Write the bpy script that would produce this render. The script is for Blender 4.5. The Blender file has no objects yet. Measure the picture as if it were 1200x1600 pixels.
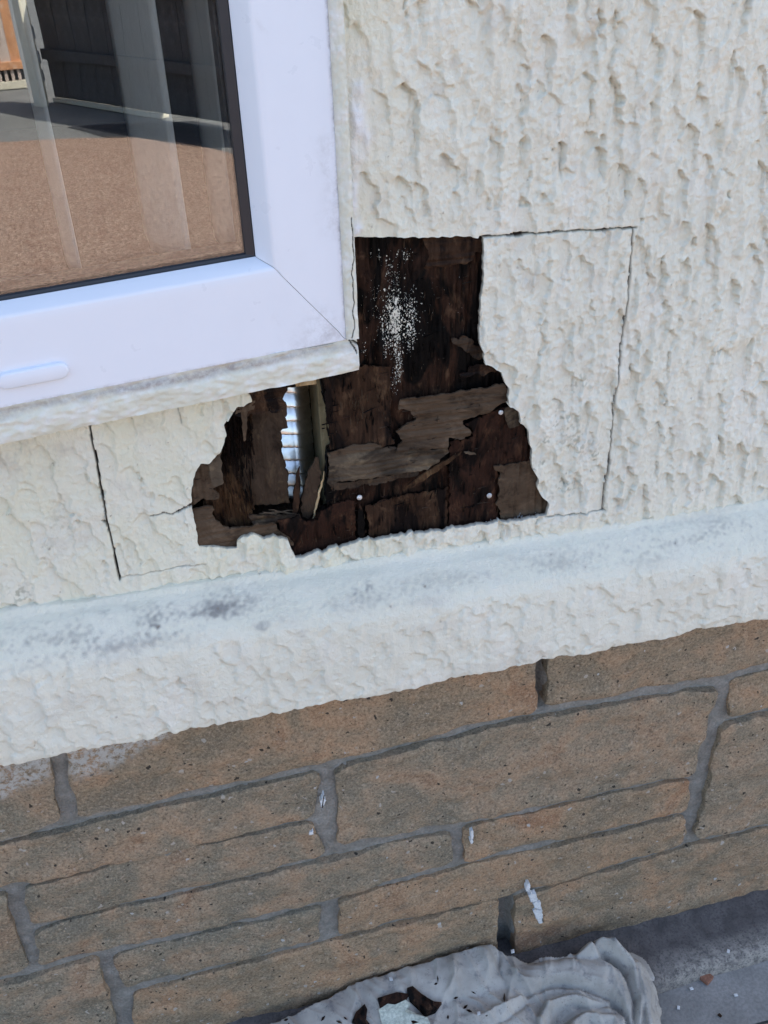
import bpy, bmesh, math, random
import numpy as np
from mathutils import Vector, Matrix

random.seed(7); rng = np.random.default_rng(7)
scene = bpy.context.scene
COL = scene.collection

# ------------------------------------------------------------------ camera
FPX, DIST, HC = 1450.0, 0.75, 1.374            # focal length in photo pixels, distance to wall, height
PITCH, YAW, ROLL = (math.radians(a) for a in (33.24, 12.22, -2.0))
cy, sy, cp, sp = math.cos(YAW), math.sin(YAW), math.cos(PITCH), math.sin(PITCH)
FWD = np.array([sy*cp, cy*cp, -sp]); R0 = np.array([cy, -sy, 0.0]); U0 = np.cross(R0, FWD)
RT = R0*math.cos(ROLL) + U0*math.sin(ROLL); UP = -R0*math.sin(ROLL) + U0*math.cos(ROLL)
CAM = np.array([0.0, -DIST, HC])
cam = bpy.data.cameras.new('camera'); cam_o = bpy.data.objects.new('camera', cam); COL.objects.link(cam_o)
cam.sensor_fit = 'VERTICAL'; cam.sensor_height = 36.0; cam.lens = 36.0*FPX/1600.0
cam.clip_start = 0.01; cam.clip_end = 600.0
cam_o.matrix_world = Matrix(((RT[0], UP[0], -FWD[0], CAM[0]), (RT[1], UP[1], -FWD[1], CAM[1]),
                             (RT[2], UP[2], -FWD[2], CAM[2]), (0, 0, 0, 1)))
scene.camera = cam_o

# ------------------------------------------------------------------ daylight: sun behind the house
SUN_EL, SUN_AZ = math.radians(44), math.radians(60)       # azimuth from +y (behind the wall) towards +x
sdir = Vector((math.sin(SUN_AZ)*math.cos(SUN_EL), math.cos(SUN_AZ)*math.cos(SUN_EL), math.sin(SUN_EL)))
world = bpy.data.worlds.new('World'); scene.world = world; world.use_nodes = True
wn = world.node_tree.nodes; wl = world.node_tree.links; wn.clear()
sky = wn.new('ShaderNodeTexSky'); sky.sky_type = 'NISHITA'; sky.sun_disc = False
sky.sun_elevation = SUN_EL; sky.sun_rotation = SUN_AZ; sky.air_density = 1.0; sky.dust_density = 2.2; sky.ozone_density = 1.0
bg = wn.new('ShaderNodeBackground'); bg.inputs[1].default_value = 0.12
wo = wn.new('ShaderNodeOutputWorld'); wl.new(sky.outputs[0], bg.inputs[0]); wl.new(bg.outputs[0], wo.inputs[0])
sun = bpy.data.lights.new('sun', 'SUN'); sun.energy = 4.0; sun.angle = math.radians(0.53); sun.color = (1.0, 0.95, 0.87)
sun_o = bpy.data.objects.new('sun', sun); COL.objects.link(sun_o)
sun_o.rotation_euler = (-sdir).to_track_quat('-Z', 'Y').to_euler(); sun_o.location = (4, 6, 8)
vs = scene.view_settings; vs.view_transform = 'Standard'; vs.look = 'None'; vs.gamma = 1.0; vs.exposure = 1.98
vs.use_curve_mapping = False
scene.cycles.max_bounces = 6; scene.cycles.diffuse_bounces = 3; scene.cycles.caustics_reflective = False; scene.cycles.caustics_refractive = False; scene.cycles.use_denoising = True

# ------------------------------------------------------------------ tracing helpers: a photo pixel onto a plane of the place
def ray(px, py):
    d = (px-600)*RT - (py-800)*UP + FPX*FWD
    return d/np.linalg.norm(d)
def P(px, py, y=0.0):                       # onto a vertical plane parallel to the wall
    d = ray(px, py); return CAM + d*((y-CAM[1])/d[1])
def G(px, py, z=0.0):                       # onto a level plane
    d = ray(px, py); return CAM + d*((z-CAM[2])/d[2])
def PX(pts, y=0.0):
    return np.array([P(a, b, y)[[0, 2]] for a, b in pts])

# ------------------------------------------------------------------ mesh helpers
def link(name, me, parent=None, mat=None):
    o = bpy.data.objects.new(name, me); COL.objects.link(o)
    if mat is not None and me is not None:
        for m in (mat if isinstance(mat, (list, tuple)) else [mat]): me.materials.append(m)
    if parent is not None: o.parent = parent
    return o
def empty(name, loc=(0, 0, 0), parent=None):
    o = bpy.data.objects.new(name, None); COL.objects.link(o); o.location = loc; o.empty_display_size = 0.05
    if parent is not None: o.parent = parent
    return o
def tag(o, label=None, cat=None, group=None, kind=None):
    if label: o['label'] = label
    if cat: o['category'] = cat
    if group: o['group'] = group
    if kind: o['kind'] = kind
    return o
def np_mesh(name, V, Q, smooth=True, attrs=None):
    me = bpy.data.meshes.new(name)
    V = np.ascontiguousarray(V, dtype=np.float32); Q = np.ascontiguousarray(Q, dtype=np.int32)
    k = Q.shape[1]
    me.vertices.add(len(V)); me.vertices.foreach_set('co', V.ravel())
    me.loops.add(Q.size); me.loops.foreach_set('vertex_index', Q.ravel())
    me.polygons.add(len(Q)); me.polygons.foreach_set('loop_start', np.arange(len(Q), dtype=np.int32)*k)
    me.polygons.foreach_set('loop_total', np.full(len(Q), k, dtype=np.int32))
    me.polygons.foreach_set('use_smooth', np.full(len(Q), smooth, dtype=bool))
    for a, v in (attrs or {}).items():
        at = me.attributes.new(a, 'FLOAT', 'POINT'); at.data.foreach_set('value', np.ascontiguousarray(v, dtype=np.float32))
    me.update(calc_edges=True); me.validate()
    return me
def sharp(me, deg=35):
    bm = bmesh.new(); bm.from_mesh(me)
    for e in bm.edges:
        if len(e.link_faces) == 2 and e.calc_face_angle(0) > math.radians(deg): e.smooth = False
    bm.to_mesh(me); bm.free()
def grid_sheet(X, Y, Z, mask, attrs=None, skirt=None, snap=None, skirt_axis=(0, 1, 0), name='sheet'):
    """quads of a grid where mask is set; the open rim is pulled back by `skirt`; rim points are snapped to polygon `snap`."""
    nz, nx = X.shape
    idx = np.arange(nz*nx).reshape(nz, nx)
    Q = np.stack([idx[:-1, :-1], idx[:-1, 1:], idx[1:, 1:], idx[1:, :-1]], -1)[mask]
    used, inv = np.unique(Q, return_inverse=True)
    Q = inv.reshape(-1, 4)
    V = np.stack([X.ravel(), Y.ravel(), Z.ravel()], -1)[used]
    A = {a: v.ravel()[used] for a, v in (attrs or {}).items()}
    if skirt is not None or snap is not None:
        E = np.concatenate([Q[:, [0, 1]], Q[:, [1, 2]], Q[:, [2, 3]], Q[:, [3, 0]]])
        key = np.sort(E, 1); key = key[:, 0].astype(np.int64)*len(V) + key[:, 1]
        u, first, cnt = np.unique(key, return_index=True, return_counts=True)
        rim = E[first[cnt == 1]]
        if snap is not None:
            poly, lim = snap
            rv = np.unique(rim); p = V[rv][:, [0, 2]]
            q, d = nearest_on_poly(p, poly)
            ok = d < lim
            V[rv[ok], 0] = q[ok, 0]; V[rv[ok], 2] = q[ok, 1]
        if skirt is not None:
            rv, ri = np.unique(rim, return_inverse=True); ri = ri.reshape(-1, 2)
            base = len(V)
            V2 = V[rv] + np.array(skirt_axis)*skirt
            V = np.concatenate([V, V[rv], V2])
            n = len(rv)
            S = np.stack([base+ri[:, 1], base+ri[:, 0], base+n+ri[:, 0], base+n+ri[:, 1]], -1)
            Q = np.concatenate([Q, S])
            A = {a: np.concatenate([v, v[rv], v[rv]]) for a, v in A.items()}
            A['edge'] = np.concatenate([np.zeros(base), np.ones(2*n)])
    return np_mesh(name, V, Q, True, A)
def nearest_on_poly(p, poly, closed=True):
    a = poly; b = np.roll(poly, -1, 0) if closed else None
    if not closed: a, b = poly[:-1], poly[1:]
    best = np.full(len(p), 1e9); out = p.copy()
    for i in range(len(a)):
        ab = b[i]-a[i]; L = ab@ab
        if L < 1e-16: continue
        t = np.clip(((p-a[i])@ab)/L, 0, 1)[:, None]
        q = a[i]+t*ab; d = np.hypot(*(p-q).T)
        m = d < best; best[m] = d[m]; out[m] = q[m]
    return out, best
def inside(px, pz, poly):
    r = np.zeros(px.shape, bool); n = len(poly); j = n-1
    for i in range(n):
        xi, zi = poly[i]; xj, zj = poly[j]
        c = (zi > pz) != (zj > pz)
        with np.errstate(divide='ignore', invalid='ignore'):
            r ^= c & (px < (xj-xi)*(pz-zi)/(zj-zi+1e-15)+xi)
        j = i
    return r
def gauss(a, sz, sx):
    fz = np.fft.fftfreq(a.shape[0])[:, None]; fx = np.fft.fftfreq(a.shape[1])[None, :]
    return np.real(np.fft.ifft2(np.fft.fft2(a)*np.exp(-2*(math.pi**2)*((fz*sz)**2+(fx*sx)**2))))
def noise(shape, sz, sx, seed):
    big = (max(shape[0], int(8*sz)) if shape[0] > 1 else 1, max(shape[1], int(8*sx)) if shape[1] > 1 else 1)
    a = gauss(np.random.default_rng(seed).standard_normal(big), sz if big[0] > 1 else 0, sx if big[1] > 1 else 0); a -= a.mean()
    return (a/(a.std()+1e-12))[:shape[0], :shape[1]]
def noise1(n, s, seed):
    return noise((1, n), 0, s, seed)[0]
def resample(pts, step, closed=False):
    pts = np.asarray(pts, float)
    if closed: pts = np.vstack([pts, pts[:1]])
    seg = np.hypot(*np.diff(pts, axis=0).T[:2]) if pts.shape[1] == 2 else np.linalg.norm(np.diff(pts, axis=0), axis=1)
    s = np.concatenate([[0], np.cumsum(seg)]); n = max(2, int(round(s[-1]/step))+1)
    t = np.linspace(0, s[-1], n)
    out = np.stack([np.interp(t, s, pts[:, k]) for k in range(pts.shape[1])], -1)
    return out[:-1] if closed else out
def bm_mesh(name, bm, smooth=False):
    bmesh.ops.recalc_face_normals(bm, faces=bm.faces[:])
    me = bpy.data.meshes.new(name); bm.to_mesh(me); bm.free()
    if smooth:
        for p in me.polygons: p.use_smooth = True
    return me
def box_mesh(name, x0, x1, y0, y1, z0, z1, bevel=0.0, seg=2):
    bm = bmesh.new()
    bmesh.ops.create_cube(bm, size=1.0)
    for v in bm.verts:
        v.co = Vector((x0+(v.co.x+.5)*(x1-x0), y0+(v.co.y+.5)*(y1-y0), z0+(v.co.z+.5)*(z1-z0)))
    if bevel: bmesh.ops.bevel(bm, geom=bm.edges[:], offset=bevel, segments=seg, affect='EDGES', profile=.5)
    return bm_mesh(name, bm)
def prism_mesh(name, poly, axis_fn, t0, t1, bevel=0.0):
    """extrude a 2D outline; axis_fn(u, v, t) -> xyz"""
    bm = bmesh.new()
    f = bm.faces.new([bm.verts.new(axis_fn(a, b, t0)) for a, b in poly])
    g = bm.faces.new([bm.verts.new(axis_fn(a, b, t1)) for a, b in reversed(poly)])
    n = len(poly); A = list(f.verts); B = list(reversed(g.verts))
    for i in range(n): bm.faces.new([A[i], B[i], B[(i+1) % n], A[(i+1) % n]])
    if bevel:
        bmesh.ops.bevel(bm, geom=[e for e in f.edges], offset=bevel, segments=2, affect='EDGES', profile=.5)
    return bm_mesh(name, bm)

# ------------------------------------------------------------------ material helpers
class Mat:
    def __init__(s, name):
        s.m = bpy.data.materials.new(name); s.m.use_nodes = True; s.t = s.m.node_tree; s.N = s.t.nodes; s.L = s.t.links
        s.b = s.N['Principled BSDF']; s.out = s.N['Material Output']; s._co = None
    def co(s):
        if s._co is None: s._co = s.N.new('ShaderNodeTexCoord').outputs['Object']
        return s._co
    def mapped(s, scale=(1, 1, 1), rot=(0, 0, 0)):
        n = s.N.new('ShaderNodeMapping'); n.inputs['Scale'].default_value = scale; n.inputs['Rotation'].default_value = rot
        s.L.new(s.co(), n.inputs[0]); return n.outputs[0]
    def noise(s, scale, detail=4, rough=.55, vec=None, dist=0.0):
        n = s.N.new('ShaderNodeTexNoise'); n.inputs['Scale'].default_value = scale; n.inputs['Detail'].default_value = detail
        n.inputs['Roughness'].default_value = rough; n.inputs['Distortion'].default_value = dist
        s.L.new(vec or s.co(), n.inputs['Vector']); return n.outputs['Fac']
    def vor(s, scale, vec=None, out='Distance', rnd=1.0):
        n = s.N.new('ShaderNodeTexVoronoi'); n.inputs['Scale'].default_value = scale; n.inputs['Randomness'].default_value = rnd
        s.L.new(vec or s.co(), n.inputs['Vector']); return n.outputs[out]
    def ramp(s, fac, stops):
        n = s.N.new('ShaderNodeValToRGB'); e = n.color_ramp.elements
        while len(e) > 1: e.remove(e[-1])
        for i, (p, c) in enumerate(stops):
            el = e[0] if i == 0 else e.new(p)
            el.position = p; el.color = (*c, 1) if isinstance(c, (tuple, list)) else (c, c, c, 1)
        s.L.new(fac, n.inputs[0]); return n.outputs[0]
    def mix(s, fac, a, b, mode='MIX'):
        n = s.N.new('ShaderNodeMix'); n.data_type = 'RGBA'; n.blend_type = mode
        for sock, v in ((n.inputs[0], fac), (n.inputs[6], a), (n.inputs[7], b)):
            if isinstance(v, (int, float)): sock.default_value = v
            elif isinstance(v, tuple): sock.default_value = (*v, 1)
            else: s.L.new(v, sock)
        return n.outputs[2]
    def math(s, op, a, b=0.0, clamp=False):
        n = s.N.new('ShaderNodeMath'); n.operation = op; n.use_clamp = clamp
        for sock, v in ((n.inputs[0], a), (n.inputs[1], b)):
            if isinstance(v, (int, float)): sock.default_value = v
            else: s.L.new(v, sock)
        return n.outputs[0]
    def attr(s, name):
        n = s.N.new('ShaderNodeAttribute'); n.attribute_name = name; return n.outputs['Fac']
    def rnd(s): return s.N.new('ShaderNodeObjectInfo').outputs['Random']
    def bump(s, h, dist, strength=1.0, prev=None):
        n = s.N.new('ShaderNodeBump'); n.inputs['Distance'].default_value = dist; n.inputs['Strength'].default_value = strength
        s.L.new(h, n.inputs['Height'])
        if prev is not None: s.L.new(prev, n.inputs['Normal'])
        return n.outputs[0]
    def fin(s, color, rough=.7, normal=None, metal=0.0, spec=.5):
        for k, v in (('Base Color', color), ('Roughness', rough), ('Metallic', metal), ('Specular IOR Level', spec)):
            if isinstance(v, (int, float)): s.b.inputs[k].default_value = v
            elif isinstance(v, tuple): s.b.inputs[k].default_value = (*v, 1)
            else: s.L.new(v, s.b.inputs[k])
        if normal is not None: s.L.new(normal, s.b.inputs['Normal'])
        return s.m

def mat_render():
    M = Mat('cream_painted_render')
    cc = M.N.new('ShaderNodeCombineColor')
    for k, a in enumerate(('cr', 'cg', 'cb')): M.L.new(M.attr(a), cc.inputs[k])
    n = M.bump(M.noise(480, 4, .7, M.mapped((1, 1, .75))), .0021, .95)
    return M.fin(cc.outputs[0], .75, n, spec=.3)
def paint_colour(N, cream, algae, dirt, white, cut, edge=None):
    """N: dict of unit noise fields; returns three colour channels of the old cream paint with its stains"""
    def lerp(c, t, b): return c*(1-t[..., None])+np.array(b)*t[..., None]
    st = lambda v, a, b: np.clip((v-a)/(b-a), 0, 1)
    sh = N['big'].shape
    c = np.ones(sh+(3,))*np.array((.785, .757, .638))
    c = lerp(c, st(N['big'], -1, 1.5)*.8, (.745, .717, .60))
    c = lerp(c, st(N['mid'], .3, 1.8)*.5, (.82, .785, .69))
    c = lerp(c, st(N['mid2'], .9, 2.2)*.45, (.66, .62, .53))
    c = lerp(c, cream*st(N['mid'], -1.5, 1.0), (.765, .742, .588))
    c = lerp(c, np.clip(dirt, 0, 1)*st(N['mid2']*.6+N['fine']*.5, -1.8, 1.6)*.55, (.44, .43, .42))
    c = lerp(c, np.clip(dirt*1.1, 0, 1)*st(N['fine']*.8+N['mid2']*.7+dirt*.7, .1, 3.2)*.75, (.17, .165, .16))
    c = lerp(c, np.clip(algae*1.3, 0, 1)*st(N['fine']*.75+N['mid2']*.5+algae*1.2, .9, 1.5), (.10, .115, .055))
    c = lerp(c, white, (.80, .80, .81))
    c = lerp(c, st(N['fine'], 3.0, 3.4)*.6, (.25, .19, .14))
    c = lerp(c, cut, (.035, .022, .018))
    return c
def mat_upvc():
    M = Mat('white_upvc')
    g = M.ramp(M.noise(28, 5, .65, M.mapped((1, 1, .6))), [(.5, 0.0), (.8, .15)])
    c = M.mix(g, (.71, .74, .80), (.61, .63, .68))
    s = M.math('MULTIPLY', M.ramp(M.vor(95), [(0, 1.0), (.05, 0.0)]), M.ramp(M.noise(22, 2), [(.6, 0.0), (.68, .6)]))
    c = M.mix(s, c, (.33, .32, .33))
    gr = M.math('MULTIPLY', M.attr('grime'), M.ramp(M.noise(120, 5, .7), [(.4, 0.0), (.65, .8)]), True)
    c = M.mix(gr, c, (.36, .35, .36))
    return M.fin(c, M.ramp(M.noise(60, 4), [(.3, .26), (.7, .4)]), M.bump(M.noise(14, 2), .002, .12))
def mat_trim():
    M = Mat('flaking_trim_paint')
    c = M.mix(M.ramp(M.noise(55, 4, .6), [(.45, 0.0), (.68, 1.0)]), (.62, .605, .50), (.70, .695, .66))
    c = M.mix(M.math('MULTIPLY', M.ramp(M.noise(130, 5, .7), [(.56, 0.0), (.7, 1.0)]), .5), c, (.55, .5, .38))
    gr = M.math('MULTIPLY', M.attr('dirt'), M.ramp(M.noise(190, 5, .7), [(.3, .3), (.62, 1.0)]), True)
    c = M.mix(gr, c, (.33, .29, .26))
    c = M.mix(M.attr('cut'), c, (.05, .04, .035))
    n = M.bump(M.noise(260, 4, .65), .0009, .6)
    return M.fin(c, .65, n, spec=.35)
def mat_wood(name, a, b, dark, pale, wet=.45, grain=(260, 40, 9), darkpos=.52, along='z', rough=.62, gs=.6):
    """rotten ply: grain stretched along the given axis, black wet patches and pale torn fibre."""
    if a[0] < .1 and 'stained' not in name: a, b, dark, pale = (tuple(x*.8 for x in q) for q in (a, b, dark, pale))
    M = Mat(name)
    sc = (1, 1, .05) if along == 'z' else (.05, 1, 1)
    v = M.mapped(sc)
    g1 = M.noise(grain[0], 3, .65, v, .3)
    patch = M.noise(grain[2]*2.6, 4, .68, M.mapped((1, 1, .5) if along == 'z' else (.5, 1, 1)), .8)
    blot = M.noise(grain[2]*7, 4, .7, M.mapped((1, 1, .6) if along == 'z' else (.6, 1, 1)), .4)
    c = M.mix(M.ramp(M.math('ADD', M.math('MULTIPLY', g1, gs), M.math('MULTIPLY', blot, 1-gs)), [(.36, 0.0), (.64, 1.0)]), a, b)
    c = M.mix(M.math('MULTIPLY', M.ramp(blot, [(.54, 0.0), (.68, 1.0)]), .75), c, pale)
    c = M.mix(M.math('MULTIPLY', M.ramp(blot, [(.32, 1.0), (.44, 0.0)]), .6), c, dark)
    c = M.mix(M.math('MULTIPLY', M.ramp(patch, [(darkpos-.04, 0.0), (darkpos+.05, 1.0)]), min(1, wet+.45)), c, dark)
    c = M.mix(M.math('MULTIPLY', M.ramp(g1, [(.60, 0.0), (.68, 1.0)]), .55*gs), c, dark)
    n = M.bump(M.math('ADD', M.math('MULTIPLY', g1, .5*gs), blot), .0032, .85)
    return M.fin(c, M.ramp(patch, [(.4, rough), (.7, rough-.14)]), n, spec=.06)
def mat_stone():
    M = Mat('ochre_reconstituted_stone')
    r = M.rnd()
    off = M.N.new('ShaderNodeVectorMath'); off.operation = 'ADD'
    cmb = M.N.new('ShaderNodeCombineXYZ'); M.L.new(M.math('MULTIPLY', r, 7.0), cmb.inputs[0]); M.L.new(M.math('MULTIPLY', r, 3.0), cmb.inputs[2])
    M.L.new(M.co(), off.inputs[0]); M.L.new(cmb.outputs[0], off.inputs[1]); v = off.outputs[0]
    big = M.noise(11, 4, .62, v, .5); mid = M.noise(48, 4, .65, v)
    c = M.ramp(big, [(.36, (.255, .22, .16)), (.45, (.32, .26, .178)), (.52, (.40, .295, .195)), (.585, (.47, .315, .195)), (.66, (.37, .225, .135))])
    c = M.mix(M.ramp(r, [(0, 0.0), (.5, .05), (1, .4)]), c, (.36, .285, .195))
    hue = M.ramp(M.math('FRACT', M.math('MULTIPLY', r, 7.31)), [(0, (1.12, .98, .86)), (.5, (1, 1, 1)), (1, (.86, .90, .92))])
    c = M.mix(1.0, c, hue, 'MULTIPLY')
    c = M.mix(M.math('MULTIPLY', M.ramp(mid, [(.32, 1.0), (.5, 0.0)]), .5), c, (.21, .185, .135))
    c = M.mix(M.math('MULTIPLY', M.ramp(mid, [(.56, 0.0), (.72, 1.0)]), .5), c, (.40, .275, .17))
    gr = M.noise(300, 4, .8, v)
    c = M.mix(M.math('MULTIPLY', M.ramp(gr, [(.36, 1.0), (.5, 0.0)]), .75), c, (.13, .098, .068))
    c = M.mix(M.math('MULTIPLY', M.ramp(gr, [(.54, 0.0), (.66, 1.0)]), .7), c, (.60, .46, .32))
    wv = M.N.new('ShaderNodeVectorMath'); wv.operation = 'ADD'
    nz_ = M.N.new('ShaderNodeTexNoise'); nz_.inputs['Scale'].default_value = 160; nz_.inputs['Detail'].default_value = 1; M.L.new(v, nz_.inputs['Vector'])
    sc_ = M.N.new('ShaderNodeVectorMath'); sc_.operation = 'SCALE'; sc_.inputs[3].default_value = .008; M.L.new(nz_.outputs['Color'], sc_.inputs[0])
    M.L.new(v, wv.inputs[0]); M.L.new(sc_.outputs[0], wv.inputs[1])
    for scl, thr, col, gate in ((105, .28, (.50, .44, .37), .91), (150, .30, (.03, .025, .022), .87), (70, .17, (.55, .53, .50), .93), (210, .30, (.46, .36, .27), .82)):
        cell = M.N.new('ShaderNodeTexVoronoi'); cell.inputs['Scale'].default_value = scl; M.L.new(wv.outputs[0], cell.inputs['Vector'])
        sep = M.N.new('ShaderNodeSeparateColor'); M.L.new(cell.outputs['Color'], sep.inputs[0])
        siz = M.math('MULTIPLY', M.math('ADD', M.math('MULTIPLY', sep.outputs[1], .9), .25), thr)
        k = M.math('MULTIPLY', M.math('LESS_THAN', cell.outputs['Distance'], siz), M.math('GREATER_THAN', sep.outputs[0], gate))
        c = M.mix(M.math('MULTIPLY', k, .9), c, col)
    w = M.math('MULTIPLY', M.attr('white'), M.ramp(M.noise(150, 5, .75), [(.42, 0.0), (.56, .85)]), True)
    c = M.mix(w, c, (.60, .59, .55))
    n = M.bump(M.math('ADD', M.math('MULTIPLY', gr, .55), mid), .0070, .95)
    return M.fin(c, .88, n, spec=.25)
def mat_simple(name, c1, c2, scale=40, rough=.8, bumpd=.001, spec=.3, fine=400):
    M = Mat(name)
    c = M.mix(M.ramp(M.noise(scale, 5, .6), [(.35, 0.0), (.65, 1.0)]), c1, c2)
    c = M.mix(M.math('MULTIPLY', M.ramp(M.noise(fine, 3, .6), [(.4, 1.0), (.6, 0.0)]), .35), c, tuple(x*.55 for x in c1))
    n = M.bump(M.noise(fine, 4, .65), bumpd, .8)
    return M.fin(c, rough, n, spec=spec)

m_render, m_upvc, m_trim, m_stone = mat_render(), mat_upvc(), mat_trim(), mat_stone()
m_ply_main = mat_wood('wet_dark_plywood', (.020, .010, .007), (.046, .023, .015), (.004, .0035, .0035), (.13, .075, .044), .55, darkpos=.47)
m_ply_red = mat_wood('reddish_rotten_plywood', (.022, .011, .008), (.046, .021, .014), (.005, .004, .004), (.10, .05, .029), .5, darkpos=.52)
m_ply_mid = mat_wood('brown_weathered_plywood', (.030, .016, .010), (.062, .034, .021), (.007, .005, .005), (.13, .078, .045), .5, darkpos=.53)
m_ply_grey = mat_wood('grey_brown_veneer', (.078, .052, .034), (.112, .077, .051), (.028, .019, .013), (.155, .108, .072), .25, darkpos=.6, along='x', rough=.72, gs=.3)
m_ply_pale = mat_wood('pale_grey_veneer', (.085, .063, .044), (.128, .097, .068), (.024, .018, .014), (.20, .15, .095), .3, darkpos=.57, along='x', rough=.72, gs=.35)
m_ply_in = mat_wood('inner_ply_face', (.046, .031, .021), (.076, .052, .036), (.015, .010, .008), (.125, .085, .05), .3, darkpos=.58)
m_fibre = mat_wood('torn_wood_fibre', (.03, .015, .009), (.09, .05, .026), (.006, .004, .004), (.17, .105, .055), .45, darkpos=.5)
m_pine = mat_wood('raw_pine', (.42, .31, .17), (.50, .38, .22), (.26, .17, .09), (.56, .45, .28), .1, darkpos=.72)
m_stud = mat_wood('dull_stud_timber', (.17, .145, .085), (.22, .19, .115), (.08, .065, .04), (.28, .24, .15), .15, darkpos=.68)
m_black = Mat('black_rubber').fin((.012, .014, .02), .45)
m_mortar = mat_simple('grey_mortar', (.25, .235, .205), (.36, .335, .295), 60, .92, .0060, .2, 300)
m_conc = mat_simple('dark_kerb_concrete', (.14, .125, .118), (.21, .19, .178), 30, .9, .002, .25, 260)
m_path = mat_simple('blue_grey_concrete', (.23, .22, .205), (.32, .305, .285), 14, .85, .0012, .3, 220)

# ------------------------------------------------------------------ window geometry: own slightly skewed axes
TH = math.radians(4.0)
WO = P(561, 577, -.012)
WNRM = np.array([math.sin(TH), -math.cos(TH), 0.0])
WU = np.array([math.cos(TH), math.sin(TH), .05]); WV = np.array([0, 0, 1.0])
def Wp(a, b, c=0.0):
    return WO + a*WU + b*WV + c*WNRM
def Wpx(px, py, c=0.0):
    d = ray(px, py); t = ((WO+c*WNRM-CAM)@WNRM)/(d@WNRM); q = CAM+t*d-WO-c*WNRM
    a = (q@np.array([WU[0], WU[1], 0]))/(WU[0]**2+WU[1]**2); return a, q[2]-a*WU[2]
def reflect(px, py, z=0.0):
    a, b = Wpx(px, py, -.02); g = Wp(a, b, -.02); d = ray(px, py); d = d-2*(d@WNRM)*WNRM
    return g + d*((z-g[2])/d[2])
WIN_W, WIN_H = 1.02, 1.06

# ================================================================== GROUND
big = 260.0
g = link('ground', np_mesh('ground', [(-big, -big, -.008), (big, -big, -.008), (big, big, -.008), (-big, big, -.008)], [[0, 1, 2, 3]], False), None,
         mat_simple('far_concrete', (.15, .148, .14), (.20, .195, .18), 3, .9, .001, .2, 60))
tag(g, kind='structure')
pw = G(1160, 1600)
bx = resample([(-3.4, -.36), (pw[0], pw[1]-.005), (2.6, .24)], .05)
nyp = 14
Xg, Tg = np.meshgrid(np.linspace(-3.4, 3.6, 240), np.linspace(0, 1, nyp))
front = np.interp(Xg, [-3.4, pw[0], 3.6], [pw[1]-1.15*0-.12, pw[1]-.004, pw[1]+.02])
Yg = .05*(1-Tg)+front*Tg
Zg = noise(Xg.shape, 1.5, 2, 3)*.0009
# floor sheet: rows run from the wall outwards, so flip to face up
me = grid_sheet(Xg[::-1], Yg[::-1], Zg[::-1], np.ones((nyp-1, 239), bool), name='path')
tag(link('path', me, None, m_path), kind='structure')
far = [reflect(*p)[:2] for p in ((-120, 232), (0, 222), (165, 214), (205, 214), (280, 222), (345, 236), (400, 250))]
M = Mat('brown_gravel_paving')
c = M.mix(M.ramp(M.noise(5, 4), [(.35, 0.0), (.65, 1.0)]), (.31, .19, .14), (.37, .24, .175))
c = M.mix(M.ramp(M.vor(46, out='Color'), [(.15, 0.0), (.95, .9)]), c, (.50, .36, .27))
c = M.mix(M.math('MULTIPLY', M.ramp(M.noise(60, 4, .75), [(.38, 1.0), (.56, 0.0)]), .85), c, (.09, .05, .03))
m_brown = M.fin(c, .9, M.bump(M.noise(90, 4, .7), .01, 1.0), spec=.2)
pv = [(-3.6, float(far[0][1])-.3)]+[(float(a), float(b)) for a, b in far]+[(3.6, float(far[-1][1])+2.0), (3.6, pw[1]+.02), (pw[0], pw[1]-.008), (-3.4, pw[1]-.13), (-3.6, pw[1]-.13)]
bm = bmesh.new(); f = bm.faces.new([bm.verts.new((a, b, .0)) for a, b in pv]); ex = bmesh.ops.extrude_face_region(bm, geom=[f])
for v in [e for e in ex['geom'] if isinstance(e, bmesh.types.BMVert)]: v.co.z -= .006
tag(link('gravel_yard', bm_mesh('gravel_yard', bm), None, m_brown), kind='structure')

# kerb: concrete haunch along the foot of the stonework
kz = .03
x = np.linspace(-3.3, 3.3, 1000)
kf = np.interp(x, [-.4, G(1025, 1530, kz)[0], G(1200, 1480, kz)[0], 1.6], [G(1025, 1530, kz)[1]-.012, G(1025, 1530, kz)[1], G(1200, 1480, kz)[1], G(1200, 1480, kz)[1]-.002])
wob = noise1(1000, 6, 5)*.0016
prof = [(.03, kz+.004, 0), (.0, kz+.002, 0), (None, kz, .5), (None, kz-.001, .97), (None, kz-.006, 1.02), (None, .002, 1.06), (None, -.012, 1.07)]
Xk = np.tile(x, (len(prof), 1)); Yk = np.zeros_like(Xk); Zk = np.zeros_like(Xk)
for i, (yy, zz, t) in enumerate(prof):
    Yk[i] = yy if yy is not None else kf*t+wob*(t > .9)
    Zk[i] = zz+noise1(1000, 9, 20+i)*.0012*(0 < t < 1.05)
worn = np.zeros_like(Xk); worn[3:6] = np.clip(.65+.35*noise1(1000, 8, 77), 0, 1)
M = Mat('worn_kerb_concrete')
c = M.mix(M.ramp(M.noise(30, 4, .6), [(.35, 0.0), (.65, 1.0)]), (.085, .078, .076), (.15, .136, .13))
c = M.mix(M.math('MULTIPLY', M.attr('worn'), M.ramp(M.noise(90, 4, .7), [(.35, .2), (.6, 1.0)])), c, (.36, .325, .28))
c = M.mix(M.math('MULTIPLY', M.ramp(M.noise(260, 3, .7), [(.38, 1.0), (.5, 0.0)]), .6), c, (.06, .055, .055))
m_kerb = M.fin(c, .9, M.bump(M.noise(220, 4, .7), .0025, .9), spec=.2)
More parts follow.
